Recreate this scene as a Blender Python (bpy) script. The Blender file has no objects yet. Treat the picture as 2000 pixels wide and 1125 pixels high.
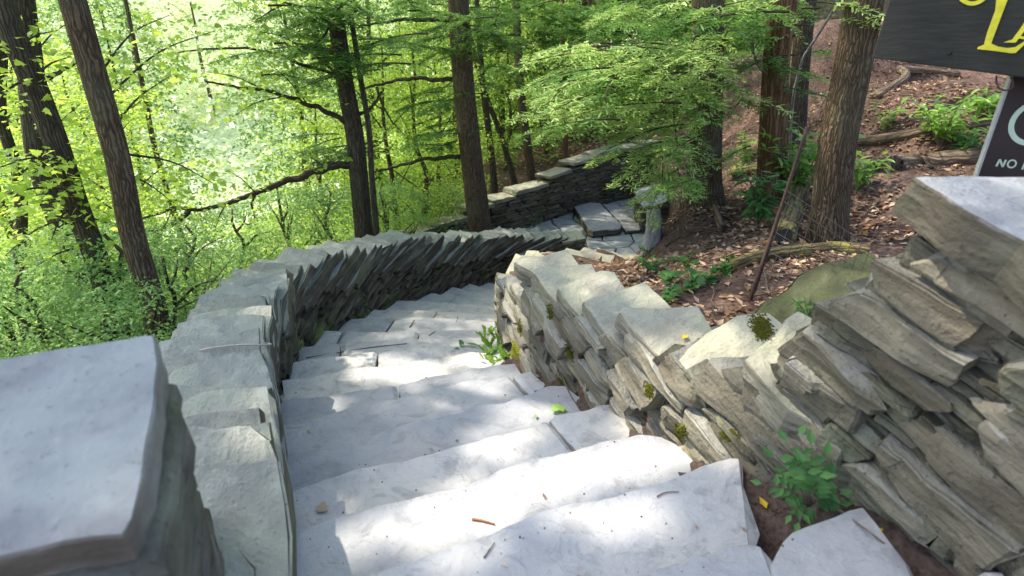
import bpy, math, random
import numpy as np
from mathutils import Vector
from mathutils.bvhtree import BVHTree
from mathutils.kdtree import KDTree

rs = np.random.RandomState(7)
random.seed(7)
scene = bpy.context.scene
COL = scene.collection

# ------------------------------------------------------------------ camera model
F = 1150.0
P = math.atan(F / 2668.0)
CAM = np.array([0, 0, 1.75])
cp, sp = math.cos(P), math.sin(P)

def ray(px, py):
    x = (px - 1000) / F; y = -(py - 562.5) / F
    return np.array([x, cp + y * sp, -sp + y * cp])
def atz(px, py, z):
    d = ray(px, py); return CAM + d * ((z - CAM[2]) / d[2])
def atd(px, py, d): return CAM + ray(px, py) * d
def atY(px, py, Y):
    d = ray(px, py); return CAM + d * (Y / d[1])
def onplane(px, py, p0, n):
    d = ray(px, py); return CAM + d * (np.dot(p0 - CAM, n) / np.dot(d, n))
def proj(v):
    v = np.asarray(v, float) - CAM
    dep = v[..., 1] * cp - v[..., 2] * sp; up = v[..., 1] * sp + v[..., 2] * cp
    dep = np.where(np.abs(dep) < 1e-6, 1e-6, dep)
    return 1000 + F * v[..., 0] / dep, 562.5 - F * up / dep, dep
def nrm(v): v = np.asarray(v, float); return v / np.linalg.norm(v)

SUN = nrm([-0.50, 0.20, 0.842])       # towards the sun

# ------------------------------------------------------------------ noise
def _hash(i, j, k, s):
    h = (i * 374761393 + j * 668265263 + k * 2147483647 + s * 1274126177) & 0xffffffff
    h = ((h ^ (h >> 13)) * 1274126177) & 0xffffffff
    h = ((h ^ (h >> 16)) * 2246822519) & 0xffffffff
    return ((h ^ (h >> 15)) & 0xffff) / 65535.0
def vnoise(p, seed=0):
    p = np.asarray(p, float); i = np.floor(p).astype(np.int64); f = p - i; f = f * f * (3 - 2 * f)
    r = 0
    for a in (0, 1):
        for b in (0, 1):
            for c in (0, 1):
                w = (f[..., 0] if a else 1 - f[..., 0]) * (f[..., 1] if b else 1 - f[..., 1]) * (f[..., 2] if c else 1 - f[..., 2])
                r = r + w * _hash(i[..., 0] + a, i[..., 1] + b, i[..., 2] + c, seed)
    return r * 2 - 1
def fbm(p, seed=0, o=3):
    r = 0; a = 1
    p = np.asarray(p, float)
    for k in range(o):
        r = r + a * vnoise(p * 2 ** k, seed + k * 17); a *= .5
    return r

# ------------------------------------------------------------------ mesh accumulation
STONY = {'wall_stone', 'shaded_wall_stone', 'parapet_cap_stone', 'weathered_schist', 'pale_slab_stone', 'grey_slab_stone', 'mossy_stone', 'old_mortar', 'bluestone', 'shaded_parapet_cap_stone'}
class Acc:
    def __init__(self):
        self.V = []; self.F = []; self.n = 0; self.st = []; self.ti = []; self.M = []
    def add(self, V, F, st=None, tint=0.5, mi=0):
        V = np.asarray(V, float).reshape(-1, 3)
        for f in (F if isinstance(F, list) else [F]):
            f = np.asarray(f, np.int64)
            if len(f):
                self.F.append(f + self.n); self.M.append(mi)
        self.V.append(V); self.n += len(V)
        self.st.append(V if st is None else np.asarray(st, float).reshape(-1, 3))
        self.ti.append(np.full(len(V), tint) if np.isscalar(tint) else np.asarray(tint, float))
    def mesh(self, name, mats, smooth=True, origin=None):
        me = bpy.data.meshes.new(name)
        V = np.concatenate(self.V) if self.V else np.zeros((0, 3))
        if origin is not None: V = V - np.asarray(origin)
        nf = sum(len(f) for f in self.F); nl = sum(f.size for f in self.F)
        me.vertices.add(len(V)); me.vertices.foreach_set('co', V.astype(np.float32).ravel())
        me.loops.add(nl); me.polygons.add(nf)
        me.loops.foreach_set('vertex_index', np.concatenate([f.ravel() for f in self.F]).astype(np.int32))
        tot = np.concatenate([np.full(len(f), f.shape[1]) for f in self.F]).astype(np.int32)
        start = np.concatenate([[0], np.cumsum(tot)[:-1]]).astype(np.int32)
        me.polygons.foreach_set('loop_start', start)
        try: me.polygons.foreach_set('loop_total', tot)
        except Exception: pass
        mi = np.concatenate([np.full(len(f), m) for f, m in zip(self.F, self.M)]).astype(np.int32)
        me.polygons.foreach_set('material_index', mi)
        me.polygons.foreach_set('use_smooth', np.full(nf, smooth))
        a = me.attributes.new('st', 'FLOAT_VECTOR', 'POINT'); a.data.foreach_set('vector', np.concatenate(self.st).astype(np.float32).ravel())
        a = me.attributes.new('tint', 'FLOAT', 'POINT'); a.data.foreach_set('value', np.concatenate(self.ti).astype(np.float32))
        for m in (mats if isinstance(mats, (list, tuple)) else [mats]): me.materials.append(m)
        me.update(calc_edges=True); me.validate()
        return me
    def build(self, name, mats, parent=None, smooth=True, origin=None, sharp=None):
        me = self.mesh(name, mats, smooth, origin)
        if sharp is None and smooth and (mats[0] if isinstance(mats, (list, tuple)) else mats).name in STONY: sharp = 24
        if sharp: me.set_sharp_from_angle(angle=math.radians(sharp))
        o = bpy.data.objects.new(name, me); COL.objects.link(o)
        if origin is not None and parent is None: o.location = origin
        if parent is not None: o.parent = parent
        return o

def tag(o, label=None, cat=None, group=None, kind=None):
    if label: o['label'] = label
    if cat: o['category'] = cat
    if group: o['group'] = group
    if kind: o['kind'] = kind
    return o
def thing(name, label, cat, loc=(0, 0, 0), group=None):
    o = bpy.data.objects.new(name, None); COL.objects.link(o); o.location = [float(c) for c in loc]; o.empty_display_size = .2
    return tag(o, label, cat, group)

def tube(pts, rad, ns=8, bark=0, seed=0, cap=True, twist=0):
    pts = np.asarray(pts, float); n = len(pts); rad = np.full(n, rad) if np.isscalar(rad) else np.asarray(rad, float)
    t = np.gradient(pts, axis=0); t /= np.linalg.norm(t, axis=1)[:, None] + 1e-9
    ref = np.array([0, 1, 0]) if abs(t[0][1]) < .8 else np.array([1, 0, 0])
    b = np.cross(t, ref); b /= np.linalg.norm(b, axis=1)[:, None]; c = np.cross(t, b)
    th = np.linspace(0, 2 * np.pi, ns, endpoint=False)
    L = np.concatenate([[0], np.cumsum(np.linalg.norm(np.diff(pts, axis=0), axis=1))])
    ct, stt = np.cos(th), np.sin(th)
    r = rad[:, None] * np.ones((1, ns))
    if bark:
        q = np.stack([np.cos(th)[None, :] * 2.2 + 0 * L[:, None], np.sin(th)[None, :] * 2.2 + 0 * L[:, None], L[:, None] * 1.1 + 0 * th[None]], -1)
        r = r * (1 + bark * fbm(q, seed, 3))
    V = pts[:, None, :] + r[..., None] * (ct[None, :, None] * b[:, None, :] + stt[None, :, None] * c[:, None, :])
    S = np.stack([rad[:, None] * ct[None] * 1.0, rad[:, None] * stt[None], L[:, None] + 0 * th[None]], -1) + seed * 3.7
    i = np.arange(n - 1)[:, None] * ns; j = np.arange(ns)[None]; k = (j + 1) % ns
    Fq = np.stack([i + j, i + k, i + ns + k, i + ns + j], -1).reshape(-1, 4)
    fs = [Fq]
    if cap: fs.append(np.arange(ns)[::-1].reshape(1, -1)); fs.append((np.arange(ns) + (n - 1) * ns).reshape(1, -1))
    return V.reshape(-1, 3), fs, S.reshape(-1, 3)

def smooth_line(pts, n):
    pts = np.asarray(pts, float)
    L = np.concatenate([[0], np.cumsum(np.linalg.norm(np.diff(pts, axis=0), axis=1))])
    # Catmull-Rom by parameter
    t = np.linspace(0, L[-1], n); out = np.zeros((n, pts.shape[1]))
    m = np.gradient(pts, L, axis=0) if len(pts) > 2 else np.repeat((pts[1:] - pts[:1]) / L[-1], 2, 0)
    idx = np.clip(np.searchsorted(L, t, side='right') - 1, 0, len(L) - 2)
    h = L[idx + 1] - L[idx]; u = ((t - L[idx]) / h)[:, None]; h = h[:, None]
    return (2*u**3-3*u**2+1)*pts[idx] + (u**3-2*u**2+u)*h*m[idx] + (-2*u**3+3*u**2)*pts[idx+1] + (u**3-u**2)*h*m[idx+1]

# ------------------------------------------------------------------ materials
def newmat(name):
    m = bpy.data.materials.new(name); m.use_nodes = True
    nt = m.node_tree; nt.nodes.clear()
    return m, nt, nt.nodes, nt.links
def N(nodes, t, **kw):
    n = nodes.new(t)
    for k, v in kw.items():
        if k in n.inputs.keys() if hasattr(n.inputs, 'keys') else False: n.inputs[k].default_value = v
        else: setattr(n, k, v)
    return n
def ramp(nodes, links, src, stops):
    r = nodes.new('ShaderNodeValToRGB'); e = r.color_ramp.elements
    while len(e) < len(stops): e.new(.5)
    for q, (p_, c) in zip(e, stops):
        q.position = p_; q.color = (*c, 1) if len(c) == 3 else c
    links.new(src, r.inputs[0]); return r
def mix(nodes, links, a, b, fac, mode='MIX'):
    m = nodes.new('ShaderNodeMix'); m.data_type = 'RGBA'; m.blend_type = mode
    for s, v in ((0, fac), (6, a), (7, b)):
        if hasattr(v, 'is_linked') or hasattr(v, 'links'): links.new(v, m.inputs[s])
        elif s == 0: m.inputs[0].default_value = v
        else: m.inputs[s].default_value = (*v, 1)
    return m.outputs[2]
def noise(nodes, links, vec, scale, detail=4, rough=.55, dist=0):
    n = nodes.new('ShaderNodeTexNoise'); n.inputs['Scale'].default_value = scale; n.inputs['Detail'].default_value = detail
    n.inputs['Roughness'].default_value = rough; n.inputs['Distortion'].default_value = dist
    links.new(vec, n.inputs['Vector']); return n.outputs['Fac']
def attr(nodes, name, out='Vector'):
    a = nodes.new('ShaderNodeAttribute'); a.attribute_name = name; return a.outputs[out]
def mapping(nodes, links, vec, sc):
    m = nodes.new('ShaderNodeMapping'); m.inputs['Scale'].default_value = sc; links.new(vec, m.inputs['Vector']); return m.outputs[0]
def math_(nodes, links, op, a, b=None):
    m = nodes.new('ShaderNodeMath'); m.operation = op
    for i, v in enumerate((a, b)):
        if v is None: continue
        if hasattr(v, 'links'): links.new(v, m.inputs[i])
        else: m.inputs[i].default_value = v
    return m.outputs[0]
def finish(m, nodes, links, col, rough=.85, bump=None, spec=.25, bstr=.5, bdist=.01):
    b = nodes.new('ShaderNodeBsdfPrincipled'); o = nodes.new('ShaderNodeOutputMaterial')
    if hasattr(col, 'links'): links.new(col, b.inputs['Base Color'])
    else: b.inputs['Base Color'].default_value = (*col, 1)
    if hasattr(rough, 'links'): links.new(rough, b.inputs['Roughness'])
    else: b.inputs['Roughness'].default_value = rough
    b.inputs['Specular IOR Level'].default_value = spec
    if bump is not None:
        bp = nodes.new('ShaderNodeBump'); bp.inputs['Strength'].default_value = bstr; bp.inputs['Distance'].default_value = bdist
        links.new(bump, bp.inputs['Height']); links.new(bp.outputs[0], b.inputs['Normal'])
    links.new(b.outputs[0], o.inputs[0]); return m

def stone_mat(name, dark, mid, light, lichen=(.30, .33, .20), lich=.5, strata=22, bstr=.7, moss=0.0, stain=.5, top=None, topf=.8):
    m, nt, n, l = newmat(name)
    st = attr(n, 'st'); ti = attr(n, 'tint', 'Fac')
    geo = n.new('ShaderNodeNewGeometry'); pos = geo.outputs['Position']
    s1 = noise(n, l, mapping(n, l, st, (1.6, 3.5, strata)), 1.6, 7, .62, .4)
    s2 = noise(n, l, pos, 9, 6, .6)
    s3 = noise(n, l, pos, 60, 4, .6)
    s4 = noise(n, l, pos, 2.2, 4, .6, .6)
    c = ramp(n, l, s1, [(.28, dark), (.5, mid), (.72, light)]).outputs[0]
    f = ramp(n, l, s2, [(.42, (0, 0, 0)), (.68, (1, 1, 1))]).outputs[0]
    c = mix(n, l, c, mid, math_(n, l, 'MULTIPLY', f, .6))
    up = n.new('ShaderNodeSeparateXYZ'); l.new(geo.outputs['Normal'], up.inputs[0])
    lf = ramp(n, l, s4, [(.45, (0, 0, 0)), (.62, (1, 1, 1))]).outputs[0]
    if top is not None:  # worn paler tops; darker sides also carry shade put into the colour
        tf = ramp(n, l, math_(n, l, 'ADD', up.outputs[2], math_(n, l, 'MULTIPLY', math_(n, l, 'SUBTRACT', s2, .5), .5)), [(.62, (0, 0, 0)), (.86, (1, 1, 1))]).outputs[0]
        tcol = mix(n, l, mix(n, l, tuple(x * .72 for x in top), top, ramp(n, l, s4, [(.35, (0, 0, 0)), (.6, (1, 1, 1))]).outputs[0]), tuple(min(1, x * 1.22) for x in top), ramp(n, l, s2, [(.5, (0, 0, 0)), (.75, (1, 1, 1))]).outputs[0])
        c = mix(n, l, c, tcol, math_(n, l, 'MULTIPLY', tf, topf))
    c = mix(n, l, c, lichen, math_(n, l, 'MULTIPLY', lf, lich))
    sp_ = ramp(n, l, s3, [(.60, (0, 0, 0)), (.70, (1, 1, 1))]).outputs[0]
    c = mix(n, l, c, tuple(x * .35 for x in dark), math_(n, l, 'MULTIPLY', sp_, stain))
    # small pale lichen spots
    vo = n.new('ShaderNodeTexVoronoi'); vo.inputs['Scale'].default_value = 14; l.new(pos, vo.inputs['Vector'])
    vs = ramp(n, l, vo.outputs['Distance'], [(.10, (1, 1, 1)), (.16, (0, 0, 0))]).outputs[0]
    vm = math_(n, l, 'MULTIPLY', vs, math_(n, l, 'GREATER_THAN', s2, .56))
    c = mix(n, l, c, tuple(min(.6, x * 1.4) for x in light), math_(n, l, 'MULTIPLY', vm, .25))
    tv = ramp(n, l, ti, [(0, (.55, .52, .48)), (.5, (1, 1, 1)), (1, (1.25, 1.22, 1.12))]).outputs[0]
    c = mix(n, l, c, tv, 1.0, 'MULTIPLY')
    if moss > 0:
        mf = ramp(n, l, noise(n, l, pos, 3.3, 5, .65), [(.62 - moss * .2, (0, 0, 0)), (.70 - moss * .2, (1, 1, 1))]).outputs[0]
        c = mix(n, l, c, (.07, .085, .02), math_(n, l, 'MULTIPLY', mf, .75))
    v2 = n.new('ShaderNodeTexVoronoi'); v2.inputs['Scale'].default_value = 1.0; l.new(mapping(n, l, st, (9, 14, 30)), v2.inputs['Vector'])
    h = math_(n, l, 'ADD', math_(n, l, 'MULTIPLY', s1, 1.2), math_(n, l, 'ADD', math_(n, l, 'ADD', math_(n, l, 'MULTIPLY', s2, .9), math_(n, l, 'MULTIPLY', v2.outputs['Distance'], .5)), math_(n, l, 'MULTIPLY', s3, .35)))
    return finish(m, n, l, c, .9, h, .15, bstr, .022)

def bark_mat(name, dark, light, lichen=(.16, .17, .10), lich=.3, sc=42):
    m, nt, n, l = newmat(name)
    st = attr(n, 'st'); pos = n.new('ShaderNodeNewGeometry').outputs['Position']
    v = n.new('ShaderNodeTexVoronoi'); v.inputs['Scale'].default_value = 1; v.feature = 'DISTANCE_TO_EDGE'
    nz = n.new('ShaderNodeTexNoise'); nz.inputs['Scale'].default_value = 9; l.new(st, nz.inputs['Vector'])
    dm = n.new('ShaderNodeVectorMath'); dm.operation = 'SCALE'; dm.inputs['Scale'].default_value = .05; l.new(nz.outputs['Color'], dm.inputs[0])
    ad = n.new('ShaderNodeVectorMath'); ad.operation = 'ADD'; l.new(st, ad.inputs[0]); l.new(dm.outputs[0], ad.inputs[1])
    l.new(mapping(n, l, ad.outputs[0], (sc, sc, sc * .06)), v.inputs['Vector'])
    s1 = noise(n, l, mapping(n, l, st, (24, 24, 4)), 1.6, 6, .65)
    s2 = noise(n, l, pos, 3.0, 4, .6)
    e = ramp(n, l, v.outputs['Distance'], [(.0, (0, 0, 0)), (.22, (1, 1, 1))]).outputs[0]
    c = mix(n, l, tuple(x * .62 for x in dark), mix(n, l, dark, light, s1), e)
    lf = ramp(n, l, s2, [(.5, (0, 0, 0)), (.66, (1, 1, 1))]).outputs[0]
    c = mix(n, l, c, lichen, math_(n, l, 'MULTIPLY', lf, lich))
    h = math_(n, l, 'ADD', math_(n, l, 'MULTIPLY', v.outputs['Distance'], 2.2), s1)
    return finish(m, n, l, c, .9, h, .12, .9, .03)

def leaf_mat(name, colors, trans, tfac=.5, rough=.45, spec=.3):
    m, nt, n, l = newmat(name)
    geo = n.new('ShaderNodeNewGeometry'); oi = n.new('ShaderNodeObjectInfo')
    r = math_(n, l, 'FRACT', math_(n, l, 'ADD', geo.outputs['Random Per Island'], oi.outputs['Random']))
    k = len(colors)
    c = ramp(n, l, r, [(i / (k - 1), q) for i, q in enumerate(colors)]).outputs[0]
    big = noise(n, l, geo.outputs['Position'], .9, 3)
    bv = ramp(n, l, big, [(.3, (.70, .76, .72)), (.7, (1.22, 1.16, 1.0))]).outputs[0]
    c = mix(n, l, c, bv, 1.0, 'MULTIPLY')
    tc = mix(n, l, c, trans, .6)
    b = n.new('ShaderNodeBsdfPrincipled'); b.inputs['Roughness'].default_value = rough; b.inputs['Specular IOR Level'].default_value = spec
    l.new(c, b.inputs['Base Color'])
    t = n.new('ShaderNodeBsdfTranslucent'); l.new(tc, t.inputs[0])
    mx = n.new('ShaderNodeMixShader'); mx.inputs[0].default_value = tfac
    l.new(b.outputs[0], mx.inputs[1]); l.new(t.outputs[0], mx.inputs[2])
    o = n.new('ShaderNodeOutputMaterial'); l.new(mx.outputs[0], o.inputs[0]); return m

def plain_mat(name, a, b, sc=20, rough=.8, bstr=.3, spec=.3, bd=.005, metal=0, stretch=(1, 1, 1)):
    m, nt, n, l = newmat(name)
    pos = n.new('ShaderNodeNewGeometry').outputs['Position']
    s = noise(n, l, mapping(n, l, pos, stretch), sc, 6, .65)
    c = ramp(n, l, s, [(.3, a), (.7, b)]).outputs[0]
    finish(m, n, l, c, rough, s, spec, bstr, bd)
    if metal: n['Principled BSDF'].inputs['Metallic'].default_value = metal
    return m

def step_mat():
    m, nt, n, l = newmat('bluestone')
    st = attr(n, 'st'); ti = attr(n, 'tint', 'Fac')
    pos = n.new('ShaderNodeNewGeometry').outputs['Position']
    s1 = noise(n, l, pos, 2.6, 5, .6, .5); s2 = noise(n, l, pos, 22, 5, .65); s3 = noise(n, l, pos, 110, 3, .6)
    s4 = noise(n, l, mapping(n, l, pos, (1, 1, 6)), 4.5, 3, .5, 1.2)
    c = ramp(n, l, s1, [(.3, (.35, .358, .38)), (.5, (.44, .44, .448)), (.68, (.51, .49, .468))]).outputs[0]
    c = mix(n, l, c, (.42, .365, .335), math_(n, l, 'MULTIPLY', ramp(n, l, s2, [(.52, (0, 0, 0)), (.7, (1, 1, 1))]).outputs[0], .35))
    c = mix(n, l, c, (.14, .13, .13), math_(n, l, 'MULTIPLY', ramp(n, l, s3, [(.64, (0, 0, 0)), (.72, (1, 1, 1))]).outputs[0], .35))
    sx_ = n.new('ShaderNodeSeparateXYZ'); l.new(st, sx_.inputs[0])
    c = mix(n, l, c, ramp(n, l, sx_.outputs[0], [(0, (.72, .74, .78)), (.5, (1, 1, 1)), (1, (1.12, 1.08, 1.02))]).outputs[0], 1.0, 'MULTIPLY')
    s5 = noise(n, l, pos, 6.5, 6, .7, .8)
    c = mix(n, l, c, (.20, .205, .215), math_(n, l, 'MULTIPLY', ramp(n, l, s5, [(.52, (0, 0, 0)), (.62, (1, 1, 1))]).outputs[0], .42))
    # delamination contours
    cl = math_(n, l, 'FRACT', math_(n, l, 'MULTIPLY', s4, 5.0))
    cr = ramp(n, l, cl, [(0, (1, 1, 1)), (.05, (0, 0, 0)), (1, (0, 0, 0))]).outputs[0]
    c = mix(n, l, c, (.24, .23, .24), math_(n, l, 'MULTIPLY', cr, .5))
    dirt = attr(n, 'tint', 'Fac')
    c = mix(n, l, (.16, .125, .11), c, ramp(n, l, math_(n, l, 'ADD', dirt, math_(n, l, 'MULTIPLY', math_(n, l, 'SUBTRACT', s2, .5), .7)), [(.18, (0, 0, 0)), (.42, (1, 1, 1))]).outputs[0])
    h = math_(n, l, 'ADD', math_(n, l, 'MULTIPLY', cl, .35), math_(n, l, 'ADD', math_(n, l, 'MULTIPLY', s2, .6), math_(n, l, 'MULTIPLY', s3, .2)))
    return finish(m, n, l, c, .8, h, .25, .7, .016)

def ground_mat():
    m, nt, n, l = newmat('forest_soil')
    pos = n.new('ShaderNodeNewGeometry').outputs['Position']
    s1 = noise(n, l, pos, 1.1, 4, .6); s2 = noise(n, l, pos, 26, 5, .7); s3 = noise(n, l, pos, 7, 4, .6)
    c = ramp(n, l, s2, [(.3, (.05, .032, .025)), (.5, (.13, .082, .064)), (.7, (.27, .18, .145))]).outputs[0]
    c = mix(n, l, c, (.05, .036, .03), math_(n, l, 'MULTIPLY', ramp(n, l, s1, [(.45, (0, 0, 0)), (.6, (1, 1, 1))]).outputs[0], .5))
    g = ramp(n, l, s3, [(.3, (.10, .17, .03)), (.55, (.22, .34, .06)), (.75, (.40, .50, .16))]).outputs[0]
    sx_ = n.new('ShaderNodeSeparateXYZ'); l.new(pos, sx_.inputs[0])
    fx = ramp(n, l, math_(n, l, 'MULTIPLY', math_(n, l, 'ADD', sx_.outputs[0], 6.0), -.08), [(.1, (0, 0, 0)), (.6, (1, 1, 1))]).outputs[0]
    g = mix(n, l, g, ramp(n, l, s3, [(.3, (.42, .52, .22)), (.7, (.85, .88, .68))]).outputs[0], fx)  # paler towards the far bank: sun glare painted into the ground colour
    c = mix(n, l, c, g, attr(n, 'tint', 'Fac'))
    return finish(m, n, l, c, .95, math_(n, l, 'ADD', s2, s3), .1, .8, .03)

M = {}
M['step'] = step_mat()
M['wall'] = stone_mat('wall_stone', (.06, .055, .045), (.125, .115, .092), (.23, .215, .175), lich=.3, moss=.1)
M['wall_dark'] = stone_mat('shaded_wall_stone', (.045, .04, .03), (.105, .094, .07), (.205, .187, .145), lichen=(.11, .115, .06), lich=.35, moss=.25)  # dark stone, with shade of these faces also in the colour
M['cap'] = stone_mat('parapet_cap_stone', (.10, .09, .072), (.19, .175, .14), (.31, .29, .24), lichen=(.27, .285, .18), lich=.4, strata=20, bstr=.8, stain=.35, top=(.40, .385, .315))
M['rwall'] = stone_mat('weathered_schist', (.09, .078, .057), (.20, .176, .13), (.34, .305, .235), lichen=(.24, .24, .165), lich=.35, strata=11, bstr=1.0, top=(.38, .38, .345), topf=.7, stain=.6)
M['cap_left'] = stone_mat('shaded_parapet_cap_stone', (.042, .037, .028), (.095, .084, .063), (.19, .173, .133), lichen=(.25, .265, .17), lich=.35, strata=20, bstr=.9, stain=.35, top=(.335, .345, .305), topf=.92)  # darker-sided copy of the cap stone: dark stone with shade painted in
M['slab'] = stone_mat('pale_slab_stone', (.10, .085, .07), (.16, .14, .115), (.30, .28, .25), top=(.24, .25, .265), topf=.95, lichen=(.42, .46, .40), lich=.3, strata=5, bstr=.35, stain=.35)
M['slab_side'] = M['slab']
M['paving'] = stone_mat('landing_flagstone', (.17, .18, .19), (.29, .305, .32), (.42, .43, .44), lichen=(.2, .22, .17), lich=.3, strata=4, bstr=.4, stain=.4)
M['greycap'] = stone_mat('grey_slab_stone', (.045, .039, .03), (.082, .072, .056), (.145, .13, .103), lichen=(.13, .14, .085), lich=.3, strata=12, bstr=.7, stain=.5, top=(.36, .365, .38), topf=.9)  # side colours lowered to paint shade below the pale top
M['moss_rock'] = stone_mat('mossy_stone', (.05, .052, .026), (.10, .104, .052), (.18, .18, .11), lichen=(.10, .11, .045), lich=.7, strata=7, bstr=1.0)
M['mortar'] = stone_mat('old_mortar', (.035, .031, .025), (.10, .092, .072), (.22, .21, .175), lich=.3, strata=6, bstr=1.0)
M['core'] = plain_mat('wall_core_soil', (.012, .011, .009), (.04, .035, .028), 18, .95)
M['soil'] = plain_mat('dark_soil', (.045, .032, .028), (.14, .10, .085), 40, .95, .8, .1, .02)
M['bark'] = bark_mat('brown_bark', (.085, .058, .036), (.25, .178, .112))
M['bark_red'] = bark_mat('reddish_bark', (.125, .065, .034), (.32, .18, .10), lich=.2, sc=24)
M['bark_dark'] = bark_mat('dark_bark', (.06, .046, .033), (.17, .13, .092), lich=.2)
M['bark_grey'] = bark_mat('grey_bark', (.16, .15, .13), (.36, .34, .30), lich=.2, sc=34)
M['bark_moss'] = bark_mat('mossy_log_bark', (.10, .075, .04), (.30, .24, .12), lichen=(.30, .29, .07), lich=.8, sc=18)
M['log'] = bark_mat('fallen_log_bark', (.12, .085, .06), (.34, .25, .18), lichen=(.22, .19, .10), lich=.4, sc=16)
M['twig'] = plain_mat('twig_wood', (.10, .07, .05), (.22, .17, .13), 60, .9)
M['twig_pale'] = plain_mat('pale_twig_wood', (.35, .30, .25), (.55, .5, .44), 60, .9)
M['maple'] = leaf_mat('maple_leaf', [(.18, .32, .035), (.29, .44, .055), (.44, .58, .11), (.11, .21, .03)], (.74, .92, .16), .58)
M['broad'] = leaf_mat('broadleaf', [(.15, .30, .055), (.29, .46, .10), (.48, .63, .22), (.085, .185, .04)], (.7, .9, .24), .54)
M['shade_leaf'] = leaf_mat('shade_shrub_leaf', [(.10, .21, .06), (.17, .32, .10), (.28, .44, .17), (.065, .145, .045)], (.45, .68, .2), .42)
M['far'] = leaf_mat('sunlit_far_leaf', [(.74, .84, .50), (.86, .91, .70), (.94, .95, .86), (.56, .70, .34)], (.92, .97, .76), .45)  # nearly white leaves: glare and haze put into the colour
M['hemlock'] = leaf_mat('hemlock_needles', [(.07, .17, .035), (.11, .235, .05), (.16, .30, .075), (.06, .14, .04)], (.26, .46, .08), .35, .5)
M['hem_lit'] = leaf_mat('sunlit_hemlock_needles', [(.26, .42, .11), (.40, .56, .18), (.55, .67, .27), (.15, .29, .075)], (.62, .8, .25), .35, .5)  # lit copy of the hemlock needles: sunlight put into the colour
M['dkgreen'] = leaf_mat('shade_plant_leaf', [(.05, .14, .045), (.08, .20, .06), (.11, .26, .07)], (.16, .38, .08), .35)
M['laurel'] = leaf_mat('glossy_leaf', [(.12, .27, .04), (.18, .35, .06), (.26, .44, .09)], (.42, .68, .08), .4, .3, .5)
M['litter'] = leaf_mat('dry_leaf', [(.12, .062, .04), (.27, .155, .105), (.50, .35, .26), (.16, .082, .052), (.64, .50, .40), (.10, .055, .036), (.34, .22, .12)], (.4, .25, .18), .15, .8, .1)
M['yellow_leaf'] = leaf_mat('yellow_leaf', [(.75, .55, .03), (.8, .5, .04)], (.8, .6, .05), .3)
M['green_leaf'] = leaf_mat('fallen_green_leaf', [(.25, .45, .08), (.35, .55, .14)], (.4, .6, .1), .3)
M['moss'] = plain_mat('moss_cushion', (.09, .095, .014), (.26, .26, .045), 90, .95, 1.0, .05, .02)
M['moss_lit'] = plain_mat('sunlit_moss', (.25, .28, .02), (.5, .5, .06), 90, .95, 1.0, .05, .02)  # lit copy of the moss, sunlight painted into its colour
M['rust'] = plain_mat('rusty_iron', (.035, .022, .018), (.10, .055, .04), 50, .8, .5, .3, .004)
M['wire'] = plain_mat('fence_wire', (.05, .05, .045), (.09, .085, .08), 50, .6)
M['board'] = plain_mat('dark_stained_board', (.012, .0125, .010), (.028, .027, .023), 6, .6, .5, .3, .004, 0, (1.5, 1.5, 12))
M['yellow'] = plain_mat('yellow_paint', (.50, .46, .02), (.70, .62, .05), 40, .6, .3)
M['signbrown'] = plain_mat('dark_brown_sign_face', (.026, .014, .012), (.036, .02, .018), 8, .45, .05)
M['signmint'] = plain_mat('pale_green_paint', (.47, .56, .43), (.53, .62, .48), 30, .5, .05)
M['signedge'] = plain_mat('sign_edge_metal', (.28, .27, .26), (.4, .39, .38), 40, .5, .1)
M['deadwood'] = plain_mat('bleached_deadwood', (.16, .15, .14), (.42, .41, .38), 30, .9, .8, .1, .02, 0, (1, 1, .2))
M['ground'] = ground_mat()

# ------------------------------------------------------------------ stair and wall layout
RISE = .15
NOSE = {
 -2: [(780,1300),(900,1230),(1100,1165),(1230,1128),(1310,1105),(1375,1082),(1435,1066),(1496,1064)],
 -1: [(545,1200),(676,1125),(798,1088),(912,1058),(1000,1018),(1051,997),(1130,978),(1226,953),(1293,937),(1362,911),(1426,893),(1456,893)],
 0: [(554,1045),(622,1026),(676,1007),(730,993),(785,981),(852,957),(907,947),(974,920),(1030,898),(1096,879),(1172,858),(1241,845),(1290,852),(1325,868)],
 1: [(546,969),(589,947),(630,936),(700,915),(798,893),(880,869),(950,853),(1020,838),(1081,813),(1172,792),(1215,793)],
 2: [(533,885),(630,872),(725,852),(830,818),(900,804),(930,788),(990,784),(1036,768),(1069,752),(1108,750)],
 3: [(534,832),(590,826),(650,807),(684,795),(776,777),(840,762),(900,745),(1000,730),(1045,725)],
 4: [(546,784),(610,776),(686,763),(788,749),(840,734),(880,728),(960,712),(1012,709)],
 5: [(543,744),(596,738),(648,728),(680,721),(760,712),(850,697),(930,686),(980,684)],
 6: [(570,706),(660,693),(740,687),(860,677),(978,667)],
 7: [(586,677),(640,672),(740,664),(870,660),(976,656)],
 8: [(630,644),(740,647),(870,645),(976,643)],
 9: [(682,622),(812,619),(900,624),(978,629)],
 10: [(727,603),(850,606),(980,614)],
 11: [(773,585),(870,591),(985,600)],
 12: [(840,571),(900,580),(990,594)],
 13: [(883,560),(940,572),(995,584)],
 14: [(915,553),(960,566),(1000,575)],
 15: [(940,547),(975,557),(1005,565)],
}
def lin(pts, n):
    pts = np.asarray(pts, float); L = np.concatenate([[0], np.cumsum(np.linalg.norm(np.diff(pts, axis=0), axis=1))])
    t = np.linspace(0, L[-1], n); return np.stack([np.interp(t, L, pts[:, i]) for i in range(pts.shape[1])], 1)
NP = {k: lin([atz(*a, -RISE * k) for a in v], 60) for k, v in NOSE.items()}

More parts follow.
